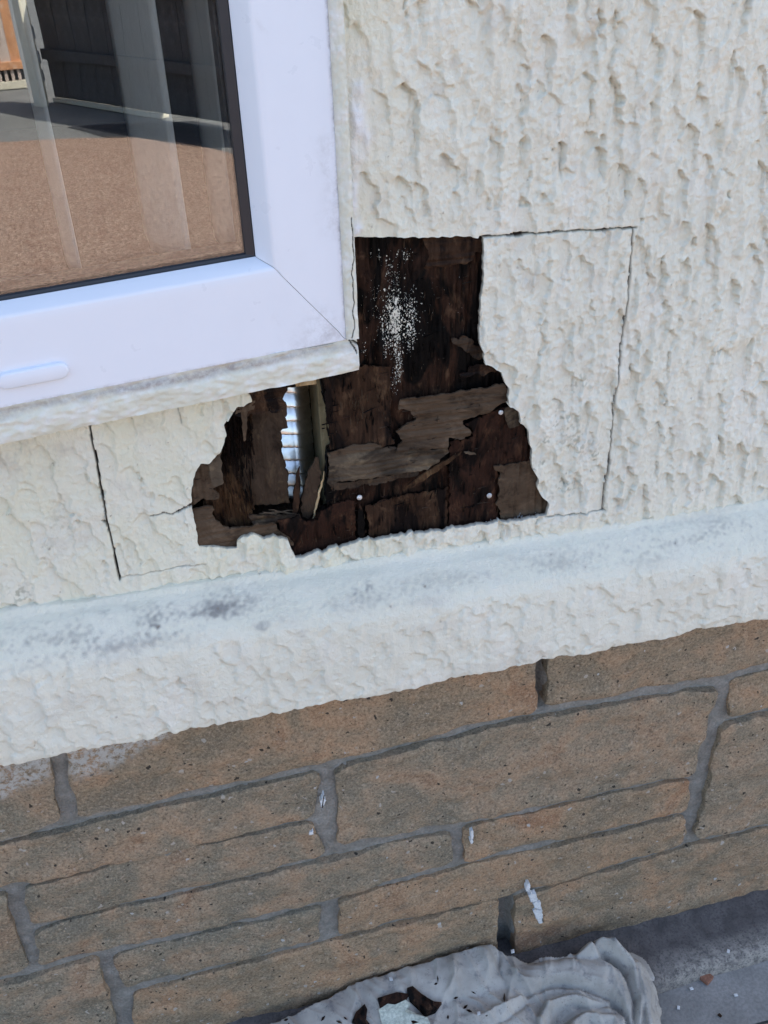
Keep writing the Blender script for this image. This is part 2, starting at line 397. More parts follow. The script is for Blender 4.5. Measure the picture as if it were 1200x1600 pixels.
tag(link('kerb', grid_sheet(Xk[::-1], Yk[::-1], Zk[::-1], np.ones((len(prof)-1, 999), bool), {'worn': worn[::-1]}, name='kerb'), None, m_kerb), kind='structure')

# ================================================================== STONE SKIRTING WALL
YS = .005
skirt = empty('stone_skirting_wall', (0, 0.05, 0))
tag(skirt, 'ochre brown coursed stone skirting wall with grey mortar below the cream band', 'wall')
inv_s = Matrix.Translation((0, -.05, 0))
STONES = [  # top edge and bottom edge, left to right, in photo pixels
 ([(-190, 1235), (68, 1150)], [(-150, 1360), (94, 1284)], 0),
 ([(96, 1150), (470, 1060), (838, 990)], [(124, 1279), (480, 1198), (838, 1111)], 0),
 ([(863, 990), (1330, 900)], [(856, 1108), (1130, 1053), (1320, 1012)], .001),
 ([(-150, 1366), (0, 1324), (499, 1208)], [(-140, 1436), (0, 1388), (492, 1279)], -.001),
 ([(34, 1392), (490, 1287)], [(52, 1449), (508, 1338)], .001),
 ([(-130, 1436), (7, 1402)], [(-110, 1572), (42, 1516)], 0),
 ([(56, 1457), (510, 1347), (707, 1303)], [(62, 1509), (505, 1410), (704, 1350)], 0),
 ([(-110, 1582), (0, 1541), (154, 1501)], [(-100, 1760), (198, 1668)], -.004),
 ([(178, 1498), (502, 1420)], [(192, 1546), (498, 1470)], .001),
 ([(532, 1410), (715, 1362), (1072, 1277)], [(530, 1463), (800, 1399), (1068, 1319)], 0),
 ([(527, 1203), (842, 1124), (1124, 1076)], [(529, 1317), (720, 1285), (1083, 1209)], -.001),
 ([(725, 1298), (1081, 1219)], [(727, 1347), (1073, 1267)], .001),
 ([(1146, 1066), (1330, 1026)], [(1137, 1121), (1320, 1080)], .001),
 ([(1128, 1135), (1320, 1092)], [(1087, 1309), (1300, 1262)], -.003),
 ([(808, 1406), (1075, 1327), (1300, 1274)], [(802, 1512), (980, 1462), (1290, 1380)], 0),
 ([(206, 1557), (500, 1479), (778, 1409)], [(216, 1690), (778, 1528)], 0),
]
MORTAR_DEEP = [[(844, 990), (858, 990), (855, 1112), (841, 1114)], [(781, 1405), (804, 1400), (802, 1520), (781, 1525)]]
def stone_mesh(top, bot, seed, proud, white_poly=None):
    nu = max(6, int(np.hypot(*(top[-1]-top[0]))/.0042)); nv = max(5, int(abs(np.mean(top[:, 1])-np.mean(bot[:, 1]))/.0042))
    def rs(p):
        s = np.concatenate([[0], np.cumsum(np.hypot(*np.diff(p, axis=0).T))]); t = np.linspace(0, s[-1], nu+1)
        return np.stack([np.interp(t, s, p[:, 0]), np.interp(t, s, p[:, 1])], -1)
    T, B = rs(top), rs(bot)
    T[:, 1] += .0015; B[:, 1] -= .0015; T[0, 0] -= .0008; B[0, 0] -= .0008; T[-1, 0] += .0008; B[-1, 0] += .0008
    T[:, 1] += noise1(nu+1, 3, seed)*.0011; B[:, 1] += noise1(nu+1, 3, seed+1)*.0011
    v = np.linspace(0, 1, nv+1)[:, None]
    X = B[None, :, 0]*(1-v)+T[None, :, 0]*v; Z = B[None, :, 1]*(1-v)+T[None, :, 1]*v
    jl = noise1(nv+1, 2, seed+2)*.0013; jr = noise1(nv+1, 2, seed+3)*.0013
    u = np.linspace(0, 1, nu+1)[None, :]
    X = X + jl[:, None]*(1-u)**8 + jr[:, None]*u**8
    # rounded corners: pull the corner regions in
    L = np.hypot(*(top[-1]-top[0])); Hh = abs(np.mean(top[:, 1])-np.mean(bot[:, 1]))
    eu = np.minimum(u, 1-u)*L; ev = np.minimum(v, 1-v)*Hh
    rr = .007
    cu = np.clip(1-eu/rr, 0, 1); cv = np.clip(1-ev/rr, 0, 1)
    pull = .5*cu*cv*rr
    X = X + np.where(u < .5, pull, -pull); Z = Z + np.where(v < .5, pull, -pull)
    e = np.minimum(np.broadcast_to(eu, X.shape), np.broadcast_to(ev, X.shape))
    rel = .0015*noise(X.shape, 3.0, 5, seed+4)+.0009*noise(X.shape, 1.1, 1.1, seed+5)
    Y = YS - proud*-1*0 + proud - rel + .0018*np.clip(1-e/.0035, 0, 1)**2
    A = {'white': np.zeros(X.shape)}
    if white_poly is not None: A['white'] = white_poly(X, Z)
    return grid_sheet(X, Y, Z, np.ones((nv, nu), bool), A, skirt=.03, name='stone')
def wstain(poly_px):
    poly = PX(poly_px, YS)
    def f(X, Z):
        m = inside(X, Z, poly).astype(float)
        return np.clip(gauss(m, 1.2, 1.2)*1.2, 0, 1)
    return f
for i, (t, b, pr) in enumerate(STONES):
    w = None
    if i == 0: w = wstain([(-200, 1180), (75, 1150), (72, 1222), (40, 1226), (8, 1248), (-200, 1290)])
    if i == 1: w = wstain([(90, 1130), (330, 1105), (250, 1155), (190, 1186), (150, 1205), (110, 1216)])
    o = link('stone', stone_mesh(PX(t, YS), PX(b, YS), 100+i*10, pr, w), skirt, m_stone); o.matrix_parent_inverse = inv_s
# the same coursing carried on to both sides beyond the traced stones
x0l = PX([(-150, 1366)], YS)[0, 0]-.02; x1r = PX([(1330, 1026)], YS)[0, 0]+.02
k = 0
for side in (-1, 1):
    z = .03
    while z < .70:
        h = random.choice((.055, .055, .085, .10)); xx = 0
        while xx < 1.7:
            w = random.uniform(.16, .36)
            a = (x1r+.10*0+xx) if side > 0 else (x0l-xx-w)
            if side > 0 and z < .45: a += .09
            if side < 0 and z < .3: a += .0
            q = stone_mesh(np.array([[a, z+h], [a+w, z+h]]), np.array([[a, z], [a+w, z]]), 700+k*7, random.uniform(-.002, .002))
            o = link('stone', q, skirt, m_stone); o.matrix_parent_inverse = inv_s; k += 1
            xx += w+.011
        z += h+.010
xs = np.concatenate([np.arange(-2.4, -.5, .03), np.arange(-.5, 1.0, .003), np.arange(1.0, 2.7, .03)]); zs = np.arange(-.01, .76, .004)
X, Z = np.meshgrid(xs, zs)
Y = YS+.0075+.0008*noise(X.shape, 4, 5, 50)+.0005*noise(X.shape, 1, 1, 51)
for poly in MORTAR_DEEP:
    m = inside(X, Z, PX(poly, YS)); Y += .022*np.clip(gauss(m.astype(float), .8, .8), 0, 1)
o = link('mortar', grid_sheet(X, Y, Z, np.ones((len(zs)-1, len(xs)-1), bool), name='mortar'), skirt, m_mortar); o.matrix_parent_inverse = inv_s
# white paint dabs on the stone
m_paint = mat_simple('white_paint', (.66, .66, .65), (.74, .74, .73), 90, .6, .0008, .3, 300)
for poly in ([(823, 1378), (828, 1380), (826, 1392), (821, 1390)], [(825, 1397), (836, 1394), (839, 1404), (830, 1408)], [(832, 1410), (843, 1407), (845, 1418), (836, 1417)],
             [(832, 1420), (846, 1421), (848, 1440), (842, 1441), (836, 1430)], [(735, 1296), (739, 1296), (738, 1316), (735, 1316)],
             [(500, 1254), (505, 1240), (508, 1250), (503, 1262)], [(481, 1303), (489, 1296), (488, 1302)]):
    pp = resample(PX(poly, YS-.002), .0012, True); pp += np.random.default_rng(3).normal(0, .0006, pp.shape)
    o = link('paint_splash', prism_mesh('paint_splash', [tuple(q) for q in pp], lambda a, b, t: (a, t, b), YS-.0042, YS+.003), skirt, m_paint); o.matrix_parent_inverse = inv_s

# ================================================================== HOUSE
house = empty('mobile_home', (0, 0, 0))
tag(house, 'cream rendered mobile home wall with rotten hole and white window', 'house')
HOLE = [(540, 371), (600, 371.5), (660, 372), (720, 371), (757, 372), (757, 395), (755, 440), (752, 480), (750, 520), (751, 540), (757, 556), (760, 571), (769, 573), (777, 577),
        (784, 583), (789, 598), (796, 609), (794, 633), (811, 644), (813, 661), (824, 671), (826, 693), (830, 699), (829, 715), (831, 733), (841, 747), (839, 763),
        (848, 778), (857, 785), (852, 803), (807, 811), (699, 825), (579, 843), (509, 860), (482, 867), (461, 873), (455, 858), (450, 844), (430, 839), (414, 844),
        (395, 836), (383, 838), (372, 846), (370, 858), (356, 859), (335, 856), (311, 856), (306, 826), (300, 796), (299, 770), (305, 738), (314, 725), (326, 727),
        (344, 708), (350, 696), (354, 680), (351, 664), (357, 654), (365, 646), (371, 636), (394, 629), (388, 616), (386, 590), (386, 560), (540, 530)]
RES = .001
FX0, FX1, FZ0, FZ1 = -.30, .70, .795, 1.37
xs = np.concatenate([np.arange(-3.3, -.56, .04), np.arange(-.54, FX0-.002, .0035), np.arange(FX0, FX1, RES), np.arange(FX1+.0035, 1.10, .0035), np.arange(1.12, 3.3, .04)])
zs = np.concatenate([np.arange(.70, FZ0-.01, .02), np.arange(FZ0, FZ1, RES), np.arange(FZ1+.0035, 1.66, .0035), np.arange(1.68, 2.63, .04)])
nxr, nzr = int(round((FX1-FX0)/RES)), int(round((FZ1-FZ0)/RES))
def scoops(nz, nx, seed, n, wl=(7, 15), ll=(24, 58), dd=(.7, 1.9)):
    """trowelled texture: overlapping arched scoops, deep at the top and right, running out at the bottom (millimetres)."""
    r = np.random.default_rng(seed); H = noise((nz, nx), 10, 6, seed+1)*.25
    for k in range(n):
        cx, ct = r.uniform(-10, nx+10), r.uniform(-20, nz+50); w = r.uniform(*wl); L = r.uniform(*ll); d0 = r.uniform(*dd)
        off = r.normal(0, .75); lean = r.normal(0, .08); ph = r.uniform(0, 6.28, 3)
        x0, x1 = int(max(0, cx-w*1.6-6)), int(min(nx, cx+w*1.6+7)); z0, z1 = int(max(0, ct-L)), int(min(nz, ct+1))
        if x1-x0 < 3 or z1-z0 < 3: continue
        zz, xx = np.mgrid[z0:z1, x0:x1].astype(float)
        s = np.clip((ct-zz)/L, 0, 1); dx = xx-cx-lean*(ct-zz)+1.3*np.sin(zz*.24+ph[0])+.8*np.sin(zz*.61+ph[1])
        hw = w*np.sqrt(np.clip(s/.22, 0, 1))*(1+.12*np.sin(xx*.5+ph[2]))
        q = dx/np.maximum(hw, 1e-3); m = np.abs(q) < 1
        a = np.clip((1-s)/.38, 0, 1); a = a*a*(3-2*a)
        left = np.clip((q+1)/.4, 0, 1)
        a = a*left*m
        new = -d0*((1-s)**.7)*(.42+.58*np.clip(q, -1, 1))+.55*d0*s+off
        H[z0:z1, x0:x1] = H[z0:z1, x0:x1]*(1-a)+new*a
    return H
H = scoops(nzr, nxr, 23, 1900, (7, 14), (34, 92), (2.6, 6.0))
H = gauss(H, .4, .4); H = H+.55*(H-gauss(H, 3, 3))
H += noise((nzr, nxr), 14, 1.8, 12)*.40+noise((nzr, nxr), 3, 1.1, 13)*.32+noise((nzr, nxr), 1.2, 1.1, 14)*.30
NW = {'big': noise((nzr, nxr), 60, 50, 15), 'mid': noise((nzr, nxr), 14, 8, 16), 'mid2': noise((nzr, nxr), 5, 4, 17), 'fine': noise((nzr, nxr), 1.0, .9, 18)}
H -= H.mean()
ix = np.round((xs-FX0)/RES).astype(int) % nxr; iz = np.round((zs-FZ0)/RES).astype(int) % nzr
h = H[np.ix_(iz, ix)]*(((xs > -.54) & (xs < 1.10))[None, :] & (zs < 1.66)[:, None])
X, Z = np.meshgrid(xs, zs)
# smoother hand-filled render left of the hole below the sill
lim = PX([(330, 700)])[0, 0]
soft = 1-.35*np.clip((lim+.03-X)/.06, 0, 1)*(Z < 1.05)
edge_right = PX([(566, 200)])[0, 0]
soft = soft*(1-.35*np.clip((edge_right+.035-X)/.03, 0, 1)*(Z > 1.13))
Y = -h*.001*1.05*soft
# swollen, uneven board
Y -= .0025*np.sin((X-.1)*7)*np.sin(Z*9+.4)
# filler smear beside the window
smear = gauss(inside(X[:, :], Z[:, :], PX([(548, 108), (566, 104), (570, 140), (572, 175), (577, 215), (574, 246), (563, 258), (558, 300), (561, 330), (566, 352), (563, 366), (548, 370)])).astype(float), 2.0, 2.0)
smear = np.clip(smear*(1.05+.35*NW['mid'][np.ix_(iz, ix)]+.25*NW['mid2'][np.ix_(iz, ix)]), 0, 1)
Y -= (.0022+.0007*NW['mid2'][np.ix_(iz, ix)])*smear
hb_ = PX(HOLE); near_ = (X > hb_[:, 0].min()-.012) & (X < hb_[:, 0].max()+.012) & (Z > hb_[:, 1].min()-.01) & (Z < hb_[:, 1].max()+.01)
Y = np.where(near_, np.minimum(Y, .0032), Y)
cut = np.zeros_like(X)
def groove(poly_px, half, depth, seed):
    pl = resample(PX(poly_px), .004); pl[1:-1, 0] += noise1(len(pl), 1.5, seed)[1:-1]*.00015; pl[1:-1, 1] += noise1(len(pl), 1.5, seed+1)[1:-1]*.00015
    lo, hi = pl.min(0)-.006, pl.max(0)+.006
    jx = np.where((xs > lo[0]) & (xs < hi[0]))[0]; jz = np.where((zs > lo[1]) & (zs < hi[1]))[0]
    sl = (slice(jz[0], jz[-1]+1), slice(jx[0], jx[-1]+1))
    p = np.stack([X[sl].ravel(), Z[sl].ravel()], -1); q, d = nearest_on_poly(p, pl, False)
    s = (np.abs(p-pl[0]).sum(1))/(np.abs(pl[-1]-pl[0]).sum()+1e-9)
    hw = np.interp(s, np.linspace(0, 1, len(half)), half)
    hw = hw*(1+.38*NW['mid2'][np.ix_(iz, ix)][sl].ravel()+.2*NW['fine'][np.ix_(iz, ix)][sl].ravel())
    near = d < np.maximum(hw, .00056)
    pull = near & (hw < .0009)
    p[pull] = q[pull]
    X[sl] = p[:, 0].reshape(X[sl].shape); Z[sl] = p[:, 1].reshape(Z[sl].shape)
    yy = Y[sl].ravel(); yy[near] = np.maximum(yy[near]+depth, depth*.8); Y[sl] = yy.reshape(Y[sl].shape)
    cc = cut[sl].ravel(); cc[near] = 1 if depth > .002 else .35; cut[sl] = cc.reshape(cut[sl].shape)
groove([(750, 371.5), (850, 365), (930, 360), (996, 357)], [.0009, .0007, .0006, .0006], .006, 1)
groove([(991, 357), (985, 430), (975, 520), (962, 610), (955, 680), (948, 740), (940, 796)], [.0005, .0005, .0005, .0006, .0007, .0009, .0006], .006, 2)
groove([(944, 795), (900, 800), (850, 806)], [.001, .0006, .0006], .004, 3)
groove([(137, 650), (150, 720), (163, 790), (168, 820), (175, 850), (187, 908)], [.0009, .0008, .0008, .0013, .0009, .0006], .007, 4)
groove([(300, 790), (285, 798), (272, 806), (255, 803), (235, 808)], [.0010, .0006, .0006], .003, 5)
groove([(274, 612), (277, 635), (284, 662)], [.0003, .0003], .0012, 6)
groove([(160, 815), (168, 820)], [.002, .002], .005, 7)
groove([(187, 905), (230, 898), (275, 889), (322, 882)], [.0004, .0004, .0006, .0005], .0016, 8)
hole = PX(HOLE)
hp = resample(hole, .0016, True); hp += noise((len(hp), 2), 1.2, 0, 8)*.00035
mx = (X[:-1, :-1]+X[1:, 1:])/2; mz = (Z[:-1, :-1]+Z[1:, 1:])/2
mask = np.ones(mx.shape, bool)
near_hole = (mx > hole[:, 0].min()-.01) & (mx < hole[:, 0].max()+.01) & (mz > hole[:, 1].min()-.01) & (mz < hole[:, 1].max()+.01)
mask[near_hole] &= ~inside(mx[near_hole], mz[near_hole], hp)
wa = (mx-WO[0])/WU[0]; wb = mz-WO[2]-wa*WU[2]
mask &= ~((wa < -.006) & (wb > .008) & (wa > -WIN_W+.006) & (wb < WIN_H-.006))
# stains: older cream near the window and on the left, algae by the hole, grey runs along the foot
def blob(pts, sig):
    r = np.zeros_like(X)
    for (a, b, s, w) in pts:
        q = P(a, b); r = np.maximum(r, w*np.exp(-(((X-q[0])**2+(Z-q[2])**2)/(s*s))))
    return r
cream = np.clip((edge_right+.05-X)/.05, 0, 1)*.9
cream = np.maximum(cream, .35*np.clip((1.0-Z)/.15, 0, 1)*(X < .1))
cream = np.maximum(cream, np.clip(1-(Z-.81)/.02, 0, 1)*.6)
algae = .72*blob([(850, 690, .008, .62), (848, 725, .005, .6), (880, 660, .020, .5), (900, 690, .022, .42), (930, 715, .010, .75), (905, 600, .018, .35), (880, 760, .02, .35), (30, 930, .012, .5), (100, 815, .02, .2), (75, 865, .012, .3)], 1)
dirt = blob([(890, 560, .03, .10), (110, 700, .02, .2), (20, 705, .03, .3), (230, 660, .015, .2), (800, 430, .02, .12)], 1)
PC = paint_colour({k: v[np.ix_(iz, ix)] for k, v in NW.items()}, cream, algae, dirt, np.clip(smear, 0, 1), cut)
me = grid_sheet(X, Y, Z, mask, {'cr': PC[..., 0], 'cg': PC[..., 1], 'cb': PC[..., 2]}, skirt=.0055, snap=(hp, .0016), name='rendered_wall')
ed = np.zeros(len(me.vertices), np.float32); me.attributes['edge'].data.foreach_get('value', ed); em = ed > .5
nv_ = int(em.sum())//2; ei = np.where(em)[0][nv_:]
for a_, v_ in (('cr', .20), ('cg', .165), ('cb', .13)):
    buf = np.zeros(len(me.vertices), np.float32); me.attributes[a_].data.foreach_get('value', buf); buf[ei] = v_; me.attributes[a_].data.foreach_set('value', buf)
o = link('rendered_wall', me, house, m_render); o['label'] = 'cream trowelled render wall with saw cuts around a ragged hole'

# bellcast band at the foot of the wall
xs2 = np.concatenate([np.arange(-3.3, -.36, .02), np.arange(-.36, .80, .00125), np.arange(.80, 3.3, .02)])
def zpx(px, py, y): return P(px, py, y)[2]
# (outward y, z at left edge and right edge from the photo)
pl = [(.004, (0, 950), (1200, 776)), (-.002, (0, 957), (1200, 783)), (-.006, (0, 968), (1200, 793)), (-.016, (0, 985), (1200, 808)), (-.028, (0, 1012), (1200, 830)),
      (-.038, (0, 1038), (1200, 850)), (-.044, (0, 1062), (1200, 866)), (-.046, (0, 1090), (1200, 885)), (-.047, (0, 1190), (1200, 958)), (-.046, (0, 1198), (1200, 965))]
key = []
for y, (ax, ay), (bx_, by_) in pl:
    A_, B_ = P(ax, ay, y), P(bx_, by_, y); key.append((y, A_[0], A_[2], B_[0], B_[2]))
key = np.array(key)
s = np.concatenate([[0], np.cumsum(np.hypot(np.diff(key[:, 0]), np.diff((key[:, 2]+key[:, 4])/2)))])
sv = np.arange(0, s[-1], .00125)
ky = np.interp(sv, s, key[:, 0]); kza = np.interp(sv, s, key[:, 2]); kzb = np.interp(sv, s, key[:, 4]); kxa = np.interp(sv, s, key[:, 1]); kxb = np.interp(sv, s, key[:, 3])
ky = np.convolve(np.pad(ky, 6, 'edge'), np.hanning(13)/np.hanning(13).sum(), 'valid')
sl = (kzb-kza)/(kxb-kxa); sl = np.clip(sl, -.03, .03)
X2 = np.tile(xs2, (len(sv), 1)); Zb = kza[:, None]+sl[:, None]*(np.clip(X2, -.5, 1.0)-kxa[:, None]); Yb = np.tile(ky[:, None], (1, len(xs2)))
nb, nxb = X2.shape
i0 = len(np.arange(-3.3, -.36, .02)); nf = len(np.arange(-.36, .80, .00125))
Hb = scoops(nb, nf, 31, 900, (5, 11), (24, 60), (2.2, 5.0)); Hb = gauss(Hb, .6, .6)
Hb = Hb[::-1]
stre = noise((nb, nf), 9, 1.5, 32)*.28+noise((nb, nf), 1, .9, 33)*.2
grain = noise((nb, nf), 1.3, 1.1, 34)*.28
t_face = np.clip((sv-.060)/.016, 0, 1)[:, None]
ragged = np.clip((sv[:, None]-.064+noise1(nf, 8, 35)[None, :]*.006)/.010, 0, 1)
hb = (Hb+stre)*ragged+grain*(1-ragged)
full = np.zeros((nb, nxb)); full[:, i0:i0+nf] = hb
Yb -= full*.001*1.0
# uneven drip edge and uneven top line
dn = np.zeros(nxb); dn[i0:i0+nf] = noise1(nf, 10, 36)*.0012+noise1(nf, 2.5, 37)*.0006
Zb += dn[None, :]*np.clip((sv-s[-1]+.05)/.05, 0, 1)[:, None]
tn = np.zeros(nxb); tn[i0:i0+nf] = noise1(nf, 14, 38)*.0011
Zb += tn[None, :]*np.clip(1-sv/.02, 0, 1)[:, None]
Yb[0] += .004
# roll under at the drip and back to the stone
Xe, Ye, Ze = [X2], [Yb], [Zb]
for dy, dz in ((.004, -.0035), (.012, -.004), (.06, -.001)):
    Xe.append(X2[-1:]); Ye.append(Yb[-1:]+dy); Ze.append(Zb[-1:]+dz)
Xe, Ye, Ze = np.concatenate(Xe), np.concatenate(Ye), np.concatenate(Ze)
def band_blob(pts):
    r = np.zeros_like(Xe)
    for (a, b, y, sx, sz, w) in pts:
        q = P(a, b, y); r = np.maximum(r, w*np.exp(-(((Xe-q[0])/sx)**2+((Ze-q[2])/sz)**2)))
    return r
dirt = band_blob([(150, 985, -.02, .075, .018, .75), (260, 965, -.02, .06, .014, 1.0), (330, 960, -.03, .06, .012, .9), (60, 1000, -.02, .06, .02, .6), (560, 925, -.02, .09, .012, .45), (720, 905, -.025, .07, .012, .35),
                  (850, 880, -.025, .06, .013, .4), (1000, 855, -.025, .07, .014, .6), (1120, 832, -.02, .06, .014, .5), (1180, 822, -.02, .04, .015, .45), (578, 923, -.03, .004, .004, 1.4), (555, 928, -.03, .004, .004, 1.2), (405, 970, -.03, .008, .004, 1.2), (470, 986, -.04, .004, .004, 1.2)])
cream = np.zeros_like(Xe); cream[:nb] = np.maximum(np.clip(1-sv/.02, 0, 1)*.7, np.exp(-((sv-.045)/.03)**2)*.45)[:, None]
whi = np.zeros_like(Xe); whi[:nb] = (np.exp(-((sv-.052)/.022)**2)*.0)[:, None]
rev = slice(None, None, -1)
NB = {}
for k_, (a_, b_, c_) in {'big': (50, 50, 41), 'mid': (11, 8, 42), 'mid2': (4, 14, 43), 'fine': (1.0, 1.1, 44)}.items():
    f_ = np.zeros_like(Xe); f_[:nb, i0:i0+nf] = noise((nb, nf), a_, b_, c_); NB[k_] = f_
PC = paint_colour(NB, cream, np.zeros_like(Xe), dirt, whi, np.zeros_like(Xe))
me = grid_sheet(Xe[rev], Ye[rev], Ze[rev], np.ones((Xe.shape[0]-1, nxb-1), bool), {'cr': PC[rev][..., 0], 'cg': PC[rev][..., 1], 'cb': PC[rev][..., 2]}, name='bellcast_band')
o = link('bellcast_band', me, house, m_render); o['label'] = 'cream projecting drip band with grey grime on its ledge'

# ---------------------------------------------------------------- rotten plywood behind the hole
DY = .0045      # sheathing lies close behind the thin render
def rag(px_poly, y, jit=.0006, step=.0012, seed=0, spike=.0):
    pp = resample(PX(px_poly, y), step, True); n = len(pp)
    r = np.random.default_rng(seed)
    d = np.roll(pp, -1, 0)-np.roll(pp, 1, 0); d /= np.linalg.norm(d, axis=1)[:, None]+1e-9
    nrm = np.stack([d[:, 1], -d[:, 0]], -1)
    return pp + nrm*(noise1(n, 1.6, seed+3)*jit)[:, None] + nrm*((r.random(n) < .10)*r.uniform(0, spike, n))[:, None]
def ply(name, px_poly, y, thick, mat, parent, seed, jit=.0006, spike=.0, res=.001, warp=.0009, along='z', lift=None, amp=.0005):
    y = y-DY
    pp = rag(px_poly, y, jit, .0012, seed, spike)
    lo, hi = pp.min(0)-res, pp.max(0)+res
    xs = np.arange(lo[0], hi[0]+res, res); zs = np.arange(lo[1], hi[1]+res, res)
    X, Z = np.meshgrid(xs, zs)
    m = inside(X[:-1, :-1]+res/2, Z[:-1, :-1]+res/2, pp)
    g = noise(X.shape, 16, .9, seed+7) if along == 'z' else noise(X.shape, .9, 16, seed+7)
    Y = y - amp*g - warp*noise(X.shape, 14, 14, seed+8)
    if lift is not None: Y = Y - lift(X, Z)
    return link(name, grid_sheet(X, Y, Z, m, {'dummy': np.zeros_like(X)}, skirt=thick, snap=(pp, res*1.6), name=name), parent, mat)
MAIN = [(495, 566), (540, 560), (540, 366), (765, 366), (766, 540), (800, 590), (822, 640), (842, 690), (850, 740), (872, 790), (866, 812), (700, 834), (560, 856), (461, 882), (445, 848), (434, 832),
        (430, 812), (450, 809), (467, 807), (474, 814), (485, 816), (494, 812), (499, 801), (512, 790), (509, 780), (512, 708), (519, 700), (516, 672), (507, 626), (501, 595)]
YP = .0195-.0045
YP0 = .0195
sheath = ply('plywood_sheathing', MAIN, YP0, .010, m_ply_main, house, 40, .0005, .002, amp=.0008)
sheath['label'] = 'dark wet rotten plywood sheathing inside the hole'
def piece(*a, **k): return ply('veneer_piece', *a, **k)
# upper-left face beside the stud
piece([(503, 570), (563, 570), (613, 574), (609, 610), (612, 655), (606, 672), (616, 694), (560, 700), (517, 703), (515, 670), (507, 626)], .0138, .002, m_ply_mid, sheath, 60, .0008, .003)
piece([(586, 584), (606, 582), (612, 600), (607, 640), (613, 668), (600, 660), (592, 630), (588, 610)], .0126, .0015, m_ply_mid, sheath, 64, .0006)
# long light strip
piece([(626, 625), (680, 617), (734, 611), (788, 600), (796, 609), (792, 628), (776, 636), (762, 647), (742, 652), (724, 655), (723, 664), (737, 676), (737, 682), (720, 686), (702, 685), (700, 699), (667, 703), (640, 702), (617, 706), (622, 697), (629, 690), (624, 682),
       (617, 676), (628, 668), (639, 666), (651, 655), (642, 645), (630, 640), (623, 641)], .0108, .0022, m_ply_grey, sheath, 70, .0007, .001, along='x')
# greyer strip below it
piece([(512, 710), (548, 702), (585, 695), (600, 698), (617, 700), (667, 704), (699, 697), (702, 706), (685, 722), (667, 733), (617, 742), (560, 749), (515, 755), (514, 731)], .0124, .002, m_ply_pale, sheath, 80, .0006, .001, along='x')
piece([(512, 708), (548, 699), (586, 692), (600, 697), (560, 706), (520, 716)], .0108, .0012, m_ply_grey, sheath, 84, .0006, along='x')
piece([(514, 757), (560, 751), (617, 744), (655, 736), (650, 745), (600, 755), (520, 768)], .0138, .0015, m_ply_in, sheath, 88, .0007, .002, along='x')
# right lower face, red-brown vertical grain
piece([(703, 690), (740, 683), (738, 672), (726, 663), (760, 648), (795, 632), (815, 655), (830, 700), (836, 735), (772, 728), (778, 738), (776, 788), (782, 818), (703, 828)], .0142, .0015, m_ply_red, sheath, 90, .0008, .003)
# fragment by the right rim
piece([(769, 729), (800, 725), (829, 719), (834, 735), (846, 750), (843, 764), (858, 783), (852, 806), (815, 812), (781, 815), (783, 800), (776, 788), (781, 760), (782, 738)], .0106, .002, m_ply_grey, sheath, 96, .0008, .002)
piece([(789, 636), (800, 636), (811, 643), (816, 662), (804, 669), (796, 669), (790, 655)], .0095, .0012, m_ply_pale, sheath, 99, .0005)
# top right lighter skin and patches
piece([(664, 366), (762, 366), (760, 392), (742, 398), (728, 410), (700, 415), (664, 418), (668, 395)], .0146, .001, m_ply_mid, sheath, 104, .0012, .002, along='x')
piece([(706, 530), (722, 524), (735, 530), (738, 540), (752, 538), (758, 556), (750, 562), (735, 556), (724, 545), (712, 540)], .0138, .0015, m_ply_in, sheath, 108, .0010, .001, along='x')
piece([(718, 585), (735, 573), (760, 568), (776, 578), (760, 584), (738, 586), (722, 592)], .0140, .0014, m_ply_mid, sheath, 110, .0010, .001, along='x')
# lower left sweep with the horizontal edge
piece([(433, 812), (467, 806), (474, 814), (494, 812), (500, 800), (520, 786), (552, 780), (556, 800), (556, 852), (461, 880), (450, 846), (440, 832)], .0138, .0018, m_ply_red, sheath, 114, .0007, .002)
piece([(572, 790), (640, 772), (672, 770), (700, 762), (700, 824), (640, 836), (578, 846)], .0142, .0013, m_ply_mid, sheath, 118, .0009, .002)
# left inner panel, deeper than the sheathing
ply('inner_panel', [(352, 636), (396, 630), (449, 632), (446, 655), (450, 668), (440, 674), (441, 710), (448, 730), (450, 752), (453, 786), (430, 788), (392, 790), (372, 812), (335, 815), (335, 690)], .030, .006, m_ply_in, house, 120, .0006, .002, amp=.0003)
ply('torn_ply', [(338, 700), (350, 655), (366, 644), (380, 642), (392, 646), (391, 690), (396, 700), (374, 716), (372, 738), (384, 770), (393, 790), (396, 832), (340, 828), (318, 790), (330, 740)], .021, .004, m_fibre, house, 126, .0012, .004, amp=.0010)
tp = ply('torn_ply', [(386, 580), (455, 574), (452, 600), (447, 612), (441, 624), (447, 634), (438, 645), (400, 645), (362, 650), (366, 642), (372, 634), (394, 629), (386, 614)], .0125, .004, m_ply_mid, house, 130, .0008, .002, along='x')
ply('veneer_piece', [(386, 584), (400, 596), (402, 618), (396, 640), (368, 648), (372, 634), (394, 629), (386, 614)], .0105, .0015, m_ply_grey, tp, 132, .0005)
ply('veneer_piece', [(396, 586), (455, 580), (480, 590), (458, 597), (462, 602), (400, 603)], .0110, .0015, m_ply_main, tp, 133, .0008, .001, along='x')
tl = ply('torn_ply', [(294, 772), (303, 736), (314, 722), (326, 724), (334, 718), (331, 745), (340, 760), (332, 765), (343, 771), (341, 780), (316, 783), (299, 794)], .0102, .002, m_ply_grey, house, 136, .0006, .001)
ply('veneer_piece', [(326, 726), (346, 704), (346, 735), (350, 756), (338, 762), (330, 758), (329, 740)], .0088, .0015, m_ply_pale, tl, 138, .0005)
